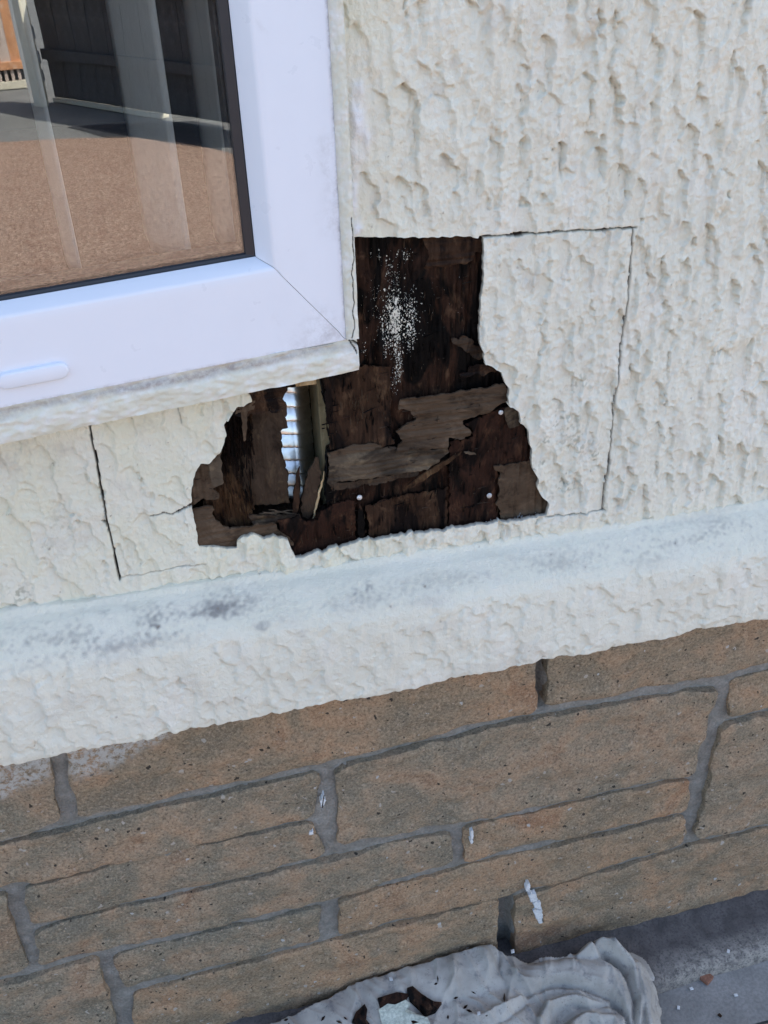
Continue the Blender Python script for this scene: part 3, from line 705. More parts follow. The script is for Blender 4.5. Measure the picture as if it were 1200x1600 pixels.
tb = ply('torn_ply', [(297, 796), (330, 792), (337, 797), (332, 803), (337, 812), (351, 823), (358, 826), (433, 818), (434, 829), (452, 840), (458, 852), (400, 850), (372, 866), (308, 862), (302, 826)], .0100, .0022, m_ply_grey, house, 140, .0006, .001, along='x')
ply('veneer_piece', [(388, 806), (430, 806), (468, 807), (473, 813), (455, 815), (432, 818), (396, 822)], .0180, .0025, m_ply_in, tb, 142, .0006, .001, along='x')
# hanging sliver
ply('veneer_piece', [(377, 646), (388, 645), (386, 665), (384, 690), (381, 690), (379, 668)], .0095, .001, m_ply_grey, tp, 146, .0003)
# framing in the cavity
def wbox(name, pxl, pxr, pyt, pyb, y0, y1, mat, parent, bev=.001):
    A_, B_ = P(pxl, pyb, y0), P(pxr, pyt, y0)
    return link(name, box_mesh(name, A_[0], B_[0], y0, y1, A_[2], B_[2], bev), parent, mat)
sx0, sx1 = P(497, 640, .034)[0], P(514, 640, .034)[0]
link('stud', box_mesh('stud', sx0, sx0+.036, .030, .088, .80, 1.12, .0012), house, m_stud)
a, b = P(448, 590, .020), P(494, 590, .020)
link('noggin', box_mesh('noggin', a[0]-.03, b[0], .0185, .06, P(470, 604, .0185)[2], P(470, 572, .0185)[2], .001), house, m_pine)
link('bottom_plate', box_mesh('bottom_plate', -.25, sx0-.001, .030, .088, .795, P(440, 812, .03)[2], .001), house, m_ply_in)
# quilted foil insulation at the back of the cavity
fx0, fx1 = P(415, 700, .062)[0]-.06, sx0-.0015
fz0, fz1 = P(450, 812, .062)[2]-.01, P(450, 590, .062)[2]+.03
xs = np.linspace(fx0, fx1, 110); zs = np.linspace(fz0, fz1, 220); X, Z = np.meshgrid(xs, zs)
pit = .0150
ph = ((Z-fz0+.15*(X-fx0))/pit); fr = ph-np.floor(ph)
pil = np.sqrt(np.clip(1-(2*fr-1)**2, 0, 1))
px_ = ((X-fx0)/.030); fxr = px_-np.floor(px_); pilx = np.sqrt(np.clip(1-(2*fxr-1)**2, 0, 1))
Y = .066-.0013*pil+.0062*fr-.0008*pilx-.00012*noise(X.shape, 3, 5, 61)-.0008*noise(X.shape, 14, 14, 62)+np.clip((X-fx1+.02)/.02, 0, 1)**2*.012
M = Mat('silver_foil')
m_foil = M.fin(M.mix(M.ramp(M.noise(70, 4), [(.4, 0.0), (.7, 1.0)]), (.88, .86, .84), (.66, .64, .62)), .30, M.bump(M.noise(120, 2, .5), .0008, .35), metal=1.0)
link('foil_insulation', grid_sheet(X, Y, Z, np.ones((219, 109), bool), name='foil'), house, m_foil)
link('cavity_back', box_mesh('cavity_back', -.55, .75, .090, .102, .70, 1.105), house, m_ply_in)
# nails and paint spots
def disc_mesh(name, c, r, axis_y, dome=.0002, n=12):
    bm = bmesh.new(); ring0 = [bm.verts.new((c[0]+r*math.cos(t), axis_y+.0012, c[2]+r*math.sin(t))) for t in np.linspace(0, 2*math.pi, n, False)]
    ring1 = [bm.verts.new((c[0]+r*.95*math.cos(t), axis_y, c[2]+r*.95*math.sin(t))) for t in np.linspace(0, 2*math.pi, n, False)]
    top = bm.verts.new((c[0], axis_y-dome, c[2]))
    for i in range(n):
        j = (i+1) % n; bm.faces.new([ring0[i], ring0[j], ring1[j], ring1[i]]); bm.faces.new([ring1[i], ring1[j], top])
    return bm_mesh(name, bm, True)
M = Mat('zinc_nail'); m_nail = M.fin(M.mix(M.ramp(M.noise(700, 3), [(.4, 0.0), (.6, 1.0)]), (.40, .36, .33), (.72, .72, .71)), .5, metal=.2)
for (a, b, y, r) in ((562, 778, .0080, .0027), (783, 645, .0042, .0024), (765, 775, .0085, .0028)):
    link('nail', disc_mesh('nail', P(a, b, y), r, y), sheath, m_nail)
bm = bmesh.new()
def spot(c, rx, rz, y):
    k = random.randint(5, 7); ph = random.uniform(0, 6)
    vs_ = [bm.verts.new((c[0]+rx*random.uniform(.7, 1.1)*math.cos(ph+6.283*i/k), y+random.uniform(0, .0001), c[2]+rz*random.uniform(.7, 1.1)*math.sin(ph+6.283*i/k))) for i in range(k)]
    top = bm.verts.new((c[0], y-.0005, c[2]))
    for i in range(k): bm.faces.new([vs_[i], vs_[(i+1) % k], top])
def spray(cx, cy, sx, sy, n, r0=.00025, r1=.0009, el=1.5):
    for _ in range(int(n*1.5)):
        q = P(random.gauss(cx, sx), random.gauss(cy, sy), YP-.0012)
        r = r0*.75+(r1*.85-r0)*random.random()**4
        spot(q, r, r*random.uniform(1, el), YP-.0010)
spray(587, 398, 6, 6, 40); spray(600, 408, 4, 5, 26); spray(630, 398, 7, 5, 34); spray(612, 420, 10, 6, 20)
spray(617, 440, 9, 14, 60); spray(612, 470, 14, 14, 90); spray(617, 500, 9, 16, 230, .0003, .0012, 2.2); spray(618, 500, 3.5, 18, 130, .0004, .0013, 2.4)
spray(645, 480, 8, 14, 90); spray(643, 512, 5, 12, 90, .0003, .0010, 2); spray(642, 535, 3, 9, 40); spray(603, 520, 7, 16, 90); spray(622, 545, 4, 14, 90, .0003, .001, 2); spray(624, 572, 3, 12, 60); spray(616, 592, 3, 12, 30)
spray(600, 540, 5, 10, 30); spray(568, 545, 3, 8, 12); spray(580, 470, 4, 30, 16, .0002, .0005); spray(690, 470, 25, 40, 14, .00015, .0004)
spray(685, 695, 12, 3, 26, .00025, .0006); spray(812, 765, 12, 14, 26, .0002, .0005); spray(600, 655, 10, 14, 8, .0003, .0008)
o = link('paint_specks', bm_mesh('paint_specks', bm, True), sheath, mat_simple('cream_paint_specks', (.66, .64, .54), (.74, .72, .63), 90, .6, .0003)); o['kind'] = 'stuff'
# furry paint edge along the foot of the hole
bm = bmesh.new()
for _ in range(420):
    t = random.random(); ax = 465+t*385; ay = 872-(t*69)+random.uniform(-1.5, 1)-abs(random.gauss(0, 2.2))
    q = P(ax, ay, .0072); r = random.uniform(.0002, .0006); spot(q, r, r*1.4, .0072)
o = link('paint_specks', bm_mesh('paint_specks', bm, True), sheath, m_paint); o['kind'] = 'stuff'

# torn fibres standing off the rotten plies
def fibres(n, regions, mat, lmin, lmax, wmin, wmax, horiz=0.0, seed=0):
    r = random.Random(seed); V = []; Q = []
    for _ in range(n):
        x0, y0, x1, y1, dep = r.choices(regions, [abs((q[2]-q[0])*(q[3]-q[1])) for q in regions])[0]
        c_ = P(r.uniform(x0, x1), r.uniform(y0, y1), dep); L = lmin+(lmax-lmin)*r.random()**2; w = r.uniform(wmin, wmax)
        an = (math.pi/2 if r.random() > horiz else .2)+r.gauss(0, .09)
        d_ = np.array([math.cos(an), 0, math.sin(an)]); n_ = np.array([-d_[2], 0, d_[0]])*w; o_ = np.array([0, -r.uniform(.0004, .0016), 0])
        lift = np.array([0, -abs(r.gauss(0, .0012)), 0])
        p0, p1 = c_-d_*L/2, c_+d_*L/2; b_ = len(V)
        V += [p0-n_, p0+n_, c_+n_*.9+o_*.3, c_-n_*.9+o_*.3, c_+o_, p0+o_*.6, p1+lift]
        Q += [[b_, b_+5, b_+4, b_+3], [b_+5, b_+1, b_+2, b_+4]]
        Q += [[b_+3, b_+4, b_+6, b_+6], [b_+4, b_+2, b_+6, b_+6]]
    bm = bmesh.new(); vv = [bm.verts.new(v) for v in V]
    for q in Q:
        f_ = [vv[i] for i in dict.fromkeys(q)]; bm.faces.new(f_)
    o = link('torn_fibres', bm_mesh('torn_fibres', bm), sheath, mat); o['kind'] = 'stuff'
RG = [(566, 375, 752, 560, .0145), (566, 560, 785, 612, .0145), (505, 585, 610, 695, .0085), (705, 660, 825, 810, .0092), (515, 760, 700, 840, .0092), (440, 815, 555, 858, .0088)]
fibres(420, RG, m_ply_main, .004, .020, .0003, .0008, .12, 1)
fibres(170, RG, m_ply_in, .003, .014, .00025, .0006, .15, 2)
fibres(60, RG, m_fibre, .003, .012, .0002, .0005, .25, 3)
RL = [(345, 660, 395, 815, .0150), (350, 650, 395, 700, .0145)]
fibres(170, RL, m_fibre, .005, .024, .0004, .0010, 0, 4); fibres(90, RL, m_ply_main, .005, .024, .0004, .0010, 0, 5)
fibres(50, [(700, 605, 790, 640, .0060), (630, 640, 720, 690, .0060), (520, 705, 680, 735, .0076), (400, 600, 445, 640, .0078), (305, 740, 335, 785, .0055)], m_ply_in, .003, .012, .0002, .0005, .9, 6)
# loose splinters standing in the cavity
def splinter(name, p0, p1, w0, w1, th, mat, seed, n=14, side=None):
    p0, p1 = Vector(p0), Vector(p1); d = (p1-p0).normalized()
    s_ = (side or Vector((0, -1, 0))).cross(d).normalized(); t_ = d.cross(s_)
    r = random.Random(seed); bm = bmesh.new(); rings = []
    for i in range(n+1):
        t = i/n; w = (w0*(1-t)+w1*t)*(1+r.uniform(-.18, .18)); e = min(1, .25+3*min(t, 1-t)); c = p0.lerp(p1, t)+s_*r.uniform(-.0006, .0006)
        rings.append([bm.verts.new(c+s_*(w*.5*e*a)+t_*(th*.5*b*e)) for a, b in ((-1, -1), (-.2, -1.25), (1, -.9), (1, 1), (-1, 1))])
    for i in range(n):
        for k in range(5): bm.faces.new([rings[i][k], rings[i][(k+1) % 5], rings[i+1][(k+1) % 5], rings[i+1][k]])
    bm.faces.new(rings[0]); bm.faces.new(rings[-1][::-1])
    base = p0.copy()
    for v in bm.verts: v.co -= base
    o = link(name, bm_mesh(name, bm), None, mat); o.location = base; return o
G1 = 'rotten splinters in the wall cavity'
tag(splinter('wood_splinter', P(477, 814, .022), P(495, 714, .018), .0165, .0125, .004, m_ply_in, 1), 'broad leaning slat of split wood before the foil', 'splinter', G1)
tag(splinter('wood_splinter', P(460, 811, .020), P(467, 729, .017), .0065, .0048, .003, m_ply_mid, 2), 'thin upright dark splinter left of the broad leaning slat', 'splinter', G1)
tag(splinter('wood_splinter', P(488, 815, .0195), P(507, 736, .0155), .0020, .0016, .0014, m_pine, 3), 'pale straw thin splinter along the broad leaning slat', 'splinter', G1)
for k, (a, b, c_, d_) in enumerate(((405, 803, 458, 797), (410, 800, 450, 806), (420, 796, 462, 803), (400, 806, 440, 800))):
    tag(splinter('wood_splinter', P(a, b, .016), P(c_, d_, .018), .0014, .001, .0012, m_ply_pale, 20+k, 6), 'fine pale sliver lying at the bottom of the wall cavity', 'splinter', G1)
tag(splinter('wood_splinter', P(630, 765, .0050), P(722, 706, .0073), .008, .004, .002, m_fibre, 31, 16), 'dark frayed diagonal splinter across the plywood below the light strip', 'splinter', G1)
tag(splinter('wood_splinter', P(562, 788, .0070), P(566, 850, .0070), .006, .007, .0016, m_ply_main, 32, 10), 'black upright sliver below the white nail head', 'splinter', G1)
tag(splinter('wood_splinter', P(725, 706, .0060), P(744, 710, .0060), .003, .002, .0014, m_ply_pale, 33, 6), 'tiny pale chip caught at the upper end of the diagonal splinter', 'splinter', G1)

# ---------------------------------------------------------------- window: house > window > rails, beads, gasket, panes
window = empty('window', (0, 0, 0), house); window['label'] = 'white plastic framed double glazed window with dark gasket'
a_tr, b_tr = 0.0, 0.0
a_fr, b_fr = Wpx(543, 532); a_rg, b_rg = Wpx(428, 419); a_gl, b_gl = Wpx(400, 401.5, -.012); a_gk, b_gk = Wpx(382, 395.5, -.014)
a_fr, a_rg, a_gl, a_gk = -a_fr, -a_rg, -a_gl, -a_gk
def nested(lv):   # a level = (offset from jamb side, offset from sill side, depth c) -> four corner points BL BR TR TL
    oa, ob, c = lv
    return [Wp(-WIN_W+oa, ob, c), Wp(-oa, ob, c), Wp(-oa, WIN_H-ob, c), Wp(-WIN_W+oa, WIN_H-ob, c)]
def rails(name, levels, mat, gap=.00025, grime=False):
    """four mitred lengths, each its own mesh"""
    out = []
    for k in range(4):
        pts = []
        for lv in levels:
            cs = nested(lv); p, q = cs[k], cs[(k+1) % 4]; d = (q-p)/np.linalg.norm(q-p)
            pts.append((p+d*gap, q-d*gap))
        nseg = 260; V = []; gr = []
        for i, (p, q) in enumerate(pts):
            for j in range(nseg+1):
                t = j/nseg; V.append(p*(1-t)+q*t); gr.append(1.0 if (levels[i][0] < a_fr+.003 and levels[i][2] > -.004) else 0.0)
        V = np.array(V); n1 = nseg+1; Q = []
        for i in range(len(levels)-1):
            for j in range(nseg): Q.append([i*n1+j, i*n1+j+1, (i+1)*n1+j+1, (i+1)*n1+j])
        g2 = np.array(gr)
        if grime:
            for gx, gy, gr_, gw in ((510, 262, .006, .6), (512, 230, .008, .5), (528, 300, .010, .6), (534, 340, .014, .6), (500, 505, .012, .7), (432, 497, .003, .8), (412, 40, .003, .5), (498, 520, .016, .5), (470, 540, .012, .6)):
                a_, b_ = Wpx(gx, gy); g2 = np.maximum(g2, gw*np.exp(-((np.linalg.norm(V-Wp(a_, b_), axis=1))/gr_)**2))
        if k == 0:   # scuffed grime at the lower right corner
            a_, b_ = Wpx(510, 520); c0 = Wp(a_, b_)
            g2 = np.maximum(g2*.6, .75*np.exp(-((np.linalg.norm(V-c0, axis=1))/.018)**2))
        me = np_mesh(name, V, np.array(Q), True, {'grime': g2}); sharp(me, 30)
        out.append(link(name, me, window, mat))
    return out
F0 = .0
rails('frame_rail', [(a_fr, b_fr, -.03), (a_fr, b_fr, F0-.0012), (a_fr+.0012, b_fr+.0012, F0), (a_fr+.004, b_fr+.004, F0), *[(a_fr*(1-t)+a_rg*t, b_fr*(1-t)+b_rg*t, F0) for t in (.12, .2, .3, .4, .5, .62, .75, .88)], (a_rg-.0025, b_rg-.0025, F0), (a_rg-.0008, b_rg-.0008, F0-.0004),
                     (a_rg+.001, b_rg+.001, F0-.0016), (a_gl-.001, b_gl-.001, F0-.0118), (a_gl, b_gl, F0-.0130), (a_gl, b_gl, F0-.02)], m_upvc, .00025, True)
rails('gasket', [(a_gl-.001, b_gl-.001, -.0150), (a_gl+.001, b_gl+.001, -.0128), (a_gk-.001, b_gk-.001, -.0135), (a_gk, b_gk, -.0165)], m_black, 0)
# glass: outer and inner pane of the sealed unit
def glass_mat(name, fac):
    M = Mat(name); M.N.remove(M.b)
    tr = M.N.new('ShaderNodeBsdfTransparent'); tr.inputs[0].default_value = (.965, .98, .98, 1)
    gl = M.N.new('ShaderNodeBsdfGlossy'); gl.inputs['Roughness'].default_value = 0.0; gl.inputs['Color'].default_value = (.96, .98, 1, 1)
    fr = M.N.new('ShaderNodeFresnel'); fr.inputs[0].default_value = 1.5
    f = M.math('MULTIPLY', fr.outputs[0], fac, True)
    bn = M.bump(M.noise(9, 2), .0006, .12); M.L.new(bn, gl.inputs['Normal'])
    mx = M.N.new('ShaderNodeMixShader'); M.L.new(f, mx.inputs[0]); M.L.new(tr.outputs[0], mx.inputs[1]); M.L.new(gl.outputs[0], mx.inputs[2])
    M.L.new(mx.outputs[0], M.out.inputs[0]); return M.m
def pane(c, m):
    cs = nested((a_gk-.004, b_gk-.004, c)); V = [p for p in cs]+[p-WNRM*.004 for p in cs]
    me = np_mesh('glass_pane', V, [[0, 1, 2, 3], [7, 6, 5, 4], [0, 4, 5, 1], [1, 5, 6, 2], [2, 6, 7, 3], [3, 7, 4, 0]], False)
    return link('glass_pane', me, window, m)
pane(-.0160, glass_mat('outer_glass', 3.2)); pane(-.036, glass_mat('inner_glass', .8))
M = Mat('dark_spacer'); m_spacer = M.fin(M.mix(M.ramp(M.noise(300, 3), [(.4, 0.0), (.6, 1.0)]), (.018, .02, .026), (.035, .036, .04)), .45, metal=.3)
rails('spacer_bar', [(a_gk-.009, b_gk-.004, -.0205), (a_gk+.002, b_gk+.003, -.0205), (a_gk+.003, b_gk+.004, -.0355)], m_spacer, 0)
bm = bmesh.new()
for k in range(210):
    q = Wp(-(a_gk-.0030), b_gk+.012+k*.0042, -.0203); r = .00042
    f = bm.faces.new([bm.verts.new(Vector(q+WU*r*x_+WV*r*2.1*z_)) for x_, z_ in ((-1, -1), (1, -1), (1, 1), (-1, 1))])
o = link('spacer_perforations', bm_mesh('spacer_perforations', bm), window, Mat('pale_perforation').fin((.42, .43, .45), .5)); o['kind'] = 'stuff'
# drain cap
ca, cb = Wpx(107, 577, .004); la, lb = Wpx(-4, 601, .004)
hgt = .0135; poly = []
for t in np.linspace(-math.pi/2, math.pi/2, 9): poly.append((ca-hgt*.5+hgt*.5*math.cos(t), hgt*.5*math.sin(t)))
for t in np.linspace(math.pi/2, 3*math.pi/2, 9): poly.append((la+hgt*.5+hgt*.5*math.cos(t), hgt*.5*math.sin(t)))
zc = (cb+lb)/2
me = prism_mesh('drain_cap', poly, lambda a, b, t: Vector(Wp(a, zc+b, t)), .0042, -.0005, .0016)
for p in me.polygons: p.use_smooth = True
sharp(me, 50)
at = me.attributes.new('grime', 'FLOAT', 'POINT')
link('drain_cap', me, window, m_upvc)
# painted, cracked trim round the frame
def trim_strip(name, a0, a1, b0, b1, na, nb, vertical, cracks, seed):
    A, B = np.meshgrid(np.linspace(a0, a1, na), np.linspace(b0, b1, nb))
    if vertical: e = (A-a0)/(a1-a0)        # 0 at the frame, 1 at the outer rim
    else: e = 1-(B-b0)/(b1-b0)
    lump = noise(A.shape, 7, 12, seed)*.0005+noise(A.shape, 2, 3, seed+1)*.0004
    if vertical: Cc = .0035*np.sin(np.clip(e*1.15, 0, 1)*math.pi*.55)+.0015+lump*.55
    else: Cc = -.0005+.0036*np.clip((e-.12)/.3, 0, 1)**.8*(1-.25*np.clip((e-.62)/.38, 0, 1)**2)+lump
    cutv = np.zeros_like(A); dirt = np.zeros_like(A)
    if not vertical:
        dirt = np.clip(1.3-np.abs(e-.14+.05*noise(A.shape, 4, 20, seed+4))/.18, 0, 1)*np.clip(.8+.3*noise(A.shape, 3, 30, seed+5), 0, 1.0)
    else: dirt = .35*np.clip(1-e/.25, 0, 1)
    for poly, w, dep in cracks:
        pl_ = resample(np.array([Wpx(x_, y_, .003) for x_, y_ in poly]), .002); pl_ += noise((len(pl_), 2), 1, 0, seed+6)*.00025
        _, d = nearest_on_poly(np.stack([A.ravel(), B.ravel()], -1), pl_, False); m = (d < w).reshape(A.shape)
        Cc[m] -= dep; cutv[m] = 1
    X = WO[0]+A*WU[0]+Cc*WNRM[0]; Y = WO[1]+A*WU[1]+Cc*WNRM[1]; Z = WO[2]+A*WU[2]+B
    if vertical: pass
    me = grid_sheet(X, Y, Z, np.ones((nb-1, na-1), bool), {'dirt': dirt, 'cut': cutv}, skirt=.05, skirt_axis=tuple(-WNRM), name=name)
    return link(name, me, window, m_trim)
CR = [(549, 340), (550, 385), (553, 395), (551, 408), (549, 428), (551, 454), (553, 471), (551, 488), (553, 510), (550, 528)]
trim_strip('sill_trim', -.36, -.0003, 0, b_fr+.0015, 420, 44, False, [([(560, 540), (545, 527), (520, 538), (490, 543), (462, 548)], .0008, .003), ([(545, 527), (552, 540), (558, 552)], .0006, .002)], 200)
trim_strip('jamb_trim', -a_fr-.0012, .0, b_fr+.0018, .36, 34, 520, True, [(CR, .0004, .003)], 220)
trim_strip('sill_trim', -WIN_W, -.3605, 0, b_fr+.0015, 120, 14, False, [], 240)
trim_strip('jamb_trim', -a_fr-.0012, .0, .3605, WIN_H, 8, 160, True, [], 260)
link('head_trim', np_mesh('head_trim', [Wp(-WIN_W, WIN_H-b_fr-.002, .004), Wp(0, WIN_H-b_fr-.002, .004), Wp(0, WIN_H+.012, .004), Wp(-WIN_W, WIN_H+.012, .004), Wp(-WIN_W, WIN_H-b_fr, -.05), Wp(0, WIN_H-b_fr, -.05), Wp(0, WIN_H+.012, -.05), Wp(-WIN_W, WIN_H+.012, -.05)],
     [[0, 1, 2, 3], [3, 2, 6, 7], [4, 5, 1, 0], [1, 5, 6, 2], [4, 0, 3, 7]], False), window, m_trim)
link('jamb_trim', np_mesh('jamb_trim', [Wp(-WIN_W-.03, 0, .004), Wp(-WIN_W+a_fr+.002, 0, .004), Wp(-WIN_W+a_fr+.002, WIN_H, .004), Wp(-WIN_W-.03, WIN_H, .004), Wp(-WIN_W-.03, 0, -.05), Wp(-WIN_W+a_fr, 0, -.05), Wp(-WIN_W+a_fr, WIN_H, -.05), Wp(-WIN_W-.03, WIN_H, -.05)],
     [[0, 1, 2, 3], [4, 0, 3, 7], [1, 5, 6, 2], [4, 5, 1, 0], [3, 2, 6, 7]], False), window, m_trim)
# window board inside
link('window_board', box_mesh('window_board', -1.0, .16, .075, .10, WO[2]+.055, WO[2]+.078, .003), window, mat_simple('white_board', (.5, .48, .45), (.6, .58, .55), 30, .5, .0002))

# ---------------------------------------------------------------- the rest of the house: inner wall, room, end walls, roof
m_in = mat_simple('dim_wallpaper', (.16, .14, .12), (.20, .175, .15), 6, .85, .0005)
m_carpet = mat_simple('brown_carpet', (.10, .06, .04), (.13, .08, .055), 30, .95, .003)
wl_, wr_ = WO[0]-WIN_W+.02, WO[0]-.05
wz0, wz1 = WO[2]-.0, WO[2]+WIN_H-.02
def hbox(name, *a, mat=m_in): return link(name, box_mesh(name, *a), house, mat)
hbox('inner_wall', -3.2, wl_-.0, .112, .13, .72, 2.6); hbox('inner_wall', wr_+.05, 3.2, .112, .13, .72, 2.6)
hbox('inner_wall', wl_+.002, wr_+.048, .113, .131, .72, wz0+.05); hbox('inner_wall', wl_+.002, wr_+.048, .113, .131, wz1, 2.6)
hbox('reveal', wr_+.030, wr_+.05, .046, .111, wz0+.05, wz1, mat=m_in); hbox('reveal', wl_-.02, wl_, .05, .111, wz0+.05, wz1, mat=m_in)
hbox('floor', -3.25, 3.25, .135, 3.2, .66, .70, mat=m_carpet)
hbox('end_wall', -3.3, -3.22, .004, 3.2, .70, 2.62, mat=m_in); hbox('end_wall', 3.22, 3.3, .004, 3.2, .70, 2.62, mat=m_in)
hbox('back_wall', -3.3, 3.3, 3.21, 3.27, .03, 2.62, mat=m_in)
m_roof = mat_simple('grey_roof', (.10, .10, .11), (.15, .15, .155), 8, .85, .003)
rf = prism_mesh('roof', [(-.07, 2.60), (3.5, 2.60), (3.5, 2.68), (1.65, 3.25), (-.07, 2.68)], lambda a, b, t: (t, a, b), -3.5, 3.5)
link('roof', rf, house, m_roof)

# vertical blind hanging inside the window
blind = empty('vertical_blind', (WO[0]-.4, .20, WO[2]+WIN_H)); tag(blind, 'pale vertical blind slats hanging inside the window', 'blind')
M = Mat('blind_fabric'); m_blind = M.fin(M.mix(M.ramp(M.noise(500, 2, .5, M.mapped((1, 1, .2))), [(.4, 0.0), (.6, 1.0)]), (.82, .82, .81), (.88, .88, .87)), .8, M.bump(M.noise(900, 2), .0003, .5))
YBL = .115
slats = []
def slat(pxl, pxr, pyb):
    q0, q1 = P(pxl, pyb, YBL), P(pxr, pyb, YBL); zb = (q0[2]+q1[2])/2; w = q1[0]-q0[0]
    cx_ = (q0[0]+q1[0])/2; wide = .089; yaw_ = math.acos(max(-1, min(1, w/wide)))
    u_ = np.array([math.cos(yaw_), -math.sin(yaw_)])
    n = 8; V = []; Q = []
    zt = WO[2]+WIN_H-.02
    for k, (zz, cut_) in enumerate(((zb, 1), (zb+.012, 0), (zb+.3, 0), (zt, 0))):
        for j in range(n+1):
            t = j/n-.5; tt = t if not cut_ else max(t, -.36); bow = .004*(1-(2*t)**2)
            c_ = np.array([cx_, YBL])+u_*wide*tt+np.array([u_[1], -u_[0]])*bow
            V.append((c_[0], c_[1], zz))
    for k in range(3):
        for j in range(n): Q.append([k*(n+1)+j, k*(n+1)+j+1, (k+1)*(n+1)+j+1, (k+1)*(n+1)+j])
    me = np_mesh('slat', np.array(V), np.array(Q), True)
    o = link('slat', me, blind, m_blind); o.matrix_parent_inverse = Matrix.Translation(-blind.location)
    md = o.modifiers.new('thick', 'SOLIDIFY'); md.thickness = .0006
    return cx_, w
c1 = slat(97, 134, 417); c2 = slat(230, 298, 400); c3 = slat(338, 367, 383)
c0 = slat(-40, 0, 436)
for k in range(1, 8):
    slat(-40-k*118, 2-k*118, 436+k*20)
o = link('head_rail', box_mesh('head_rail', WO[0]-WIN_W, WO[0]-.03, YBL-.02, YBL+.02, WO[2]+WIN_H-.02, WO[2]+WIN_H+.015, .002), blind, m_upvc); o.matrix_parent_inverse = Matrix.Translation(-blind.location)

# ================================================================== DUST SHEET on the kerb
def gp(px, py, z): return G(px, py, z)
def ground_z(X, Y): return np.where(Y > np.interp(X, [-.4, .53, .72, 1.6], [-.097, -.085, -.08, -.08]), kz+.002, .002)
RIDGES = [  # photo pixel, height above ground there; half width
 ([(400, 1640, .05), (470, 1592, .055), (560, 1552, .065), (640, 1512, .075), (700, 1496, .080), (760, 1487, .080), (800, 1503, .068)], .040),
 ([(800, 1512, .070), (850, 1512, .072), (900, 1508, .074), (945, 1514, .072), (970, 1534, .062), (982, 1560, .050)], .024),
 ([(905, 1492, .080), (925, 1472, .094), (945, 1464, .098), (968, 1474, .092), (990, 1500, .078), (1006, 1535, .062), (1014, 1575, .048), (1014, 1620, .038), (1004, 1680, .03)], .017),
 ([(842, 1660, .046), (850, 1606, .054), (868, 1572, .060), (905, 1556, .062), (946, 1562, .054)], .0140),
 ([(880, 1660, .044), (893, 1612, .050), (920, 1578, .053), (958, 1578, .047), (990, 1612, .040)], .0105),
 ([(930, 1670, .038), (940, 1625, .042), (965, 1600, .042), (985, 1640, .036)], .009),
 ([(750, 1650, .045), (800, 1592, .053), (850, 1553, .057)], .018),
 ([(430, 1700, .03), (560, 1640, .045), (700, 1590, .055), (780, 1556, .062)], .050),
]
CREASES = [  # narrow folds pressed into the cloth: photo pixels, half width, height (negative = valley)
 ([(945, 1452), (985, 1478), (1008, 1520), (1020, 1570), (1020, 1640)], .004, .005),
 ([(925, 1468), (962, 1482), (988, 1516), (1002, 1560), (1004, 1630)], .004, .0045),
 ([(935, 1460), (975, 1482), (999, 1520), (1011, 1566), (1012, 1640)], .0028, -.005),
 ([(905, 1484), (945, 1494), (975, 1520), (990, 1556), (992, 1610)], .004, -.010),
 ([(832, 1556), (870, 1543), (910, 1540), (950, 1550), (978, 1578), (1000, 1630)], .0042, -.013),
 ([(868, 1650), (876, 1606), (893, 1580), (930, 1566), (965, 1568)], .0034, -.008),
 ([(850, 1545), (880, 1530), (930, 1528), (962, 1545)], .0030, .003), ([(905, 1650), (915, 1610), (940, 1590)], .003, -.006),
 ([(640, 1500), (648, 1530), (640, 1570)], .006, .003), ([(668, 1492), (676, 1530), (668, 1575)], .004, -.0025), ([(700, 1486), (706, 1520), (694, 1565)], .005, .004),
 ([(742, 1478), (762, 1505), (765, 1540)], .005, .005), ([(775, 1478), (778, 1508), (800, 1535)], .004, -.006), ([(800, 1490), (812, 1520), (850, 1540)], .004, .004),
 ([(815, 1492), (870, 1500), (920, 1498)], .0035, -.004), ([(860, 1488), (868, 1510), (862, 1535)], .003, .0022), ([(905, 1494), (912, 1515), (905, 1540)], .003, .0025), ([(940, 1500), (950, 1520), (944, 1548)], .003, -.002),
 ([(560, 1545), (590, 1570), (600, 1610)], .006, .003), ([(500, 1575), (540, 1600), (560, 1640)], .006, .003), ([(720, 1600), (770, 1575), (830, 1560)], .005, .005), ([(740, 1620), (790, 1590), (840, 1572)], .004, -.005),
]
lo_x, hi_x, lo_y, hi_y = G(300, 1700, .03)[0], G(1040, 1560, .0)[0]+.02, -.36, .002
st = .0014
xs = np.arange(lo_x, hi_x, st); ys = np.arange(lo_y, hi_y, st)
X, Y = np.meshgrid(xs, ys); base = ground_z(X, Y); Hc = np.zeros_like(X)
def line_dist(pl_):
    best = np.full(X.shape, 1e9); hz = np.zeros_like(X)
    lo, hi = pl_[:, :2].min(0)-.12, pl_[:, :2].max(0)+.12
    for q in pl_:
        d = np.hypot(XW-q[0], YW-q[1]); m_ = d < best; best[m_] = d[m_]; hz[m_] = q[2]
    return best, hz
w3 = noise(X.shape, 9, 9, 303)
XW = X+.0042*noise(X.shape, 18, 18, 306)+.0010*noise(X.shape, 5, 5, 307); YW = Y+.0042*noise(X.shape, 18, 18, 308)+.0010*noise(X.shape, 5, 5, 309)
for pts, r in RIDGES:
    best, hz = line_dist(resample(np.array([gp(a, b, z) for a, b, z in pts]), .004))
    Hc = np.maximum(Hc, hz*np.where(best < r*2.4, (np.cos(np.clip(best/(r*2.4), 0, 1)*math.pi/2)**.85 if r > .02 else 1-np.clip(np.sqrt(best**2+1.5e-6)/(r*2.2), 0, 1)**1.05), 0))
Hc = gauss(np.pad(Hc, 10, 'edge'), .6, .6)[10:-10, 10:-10]
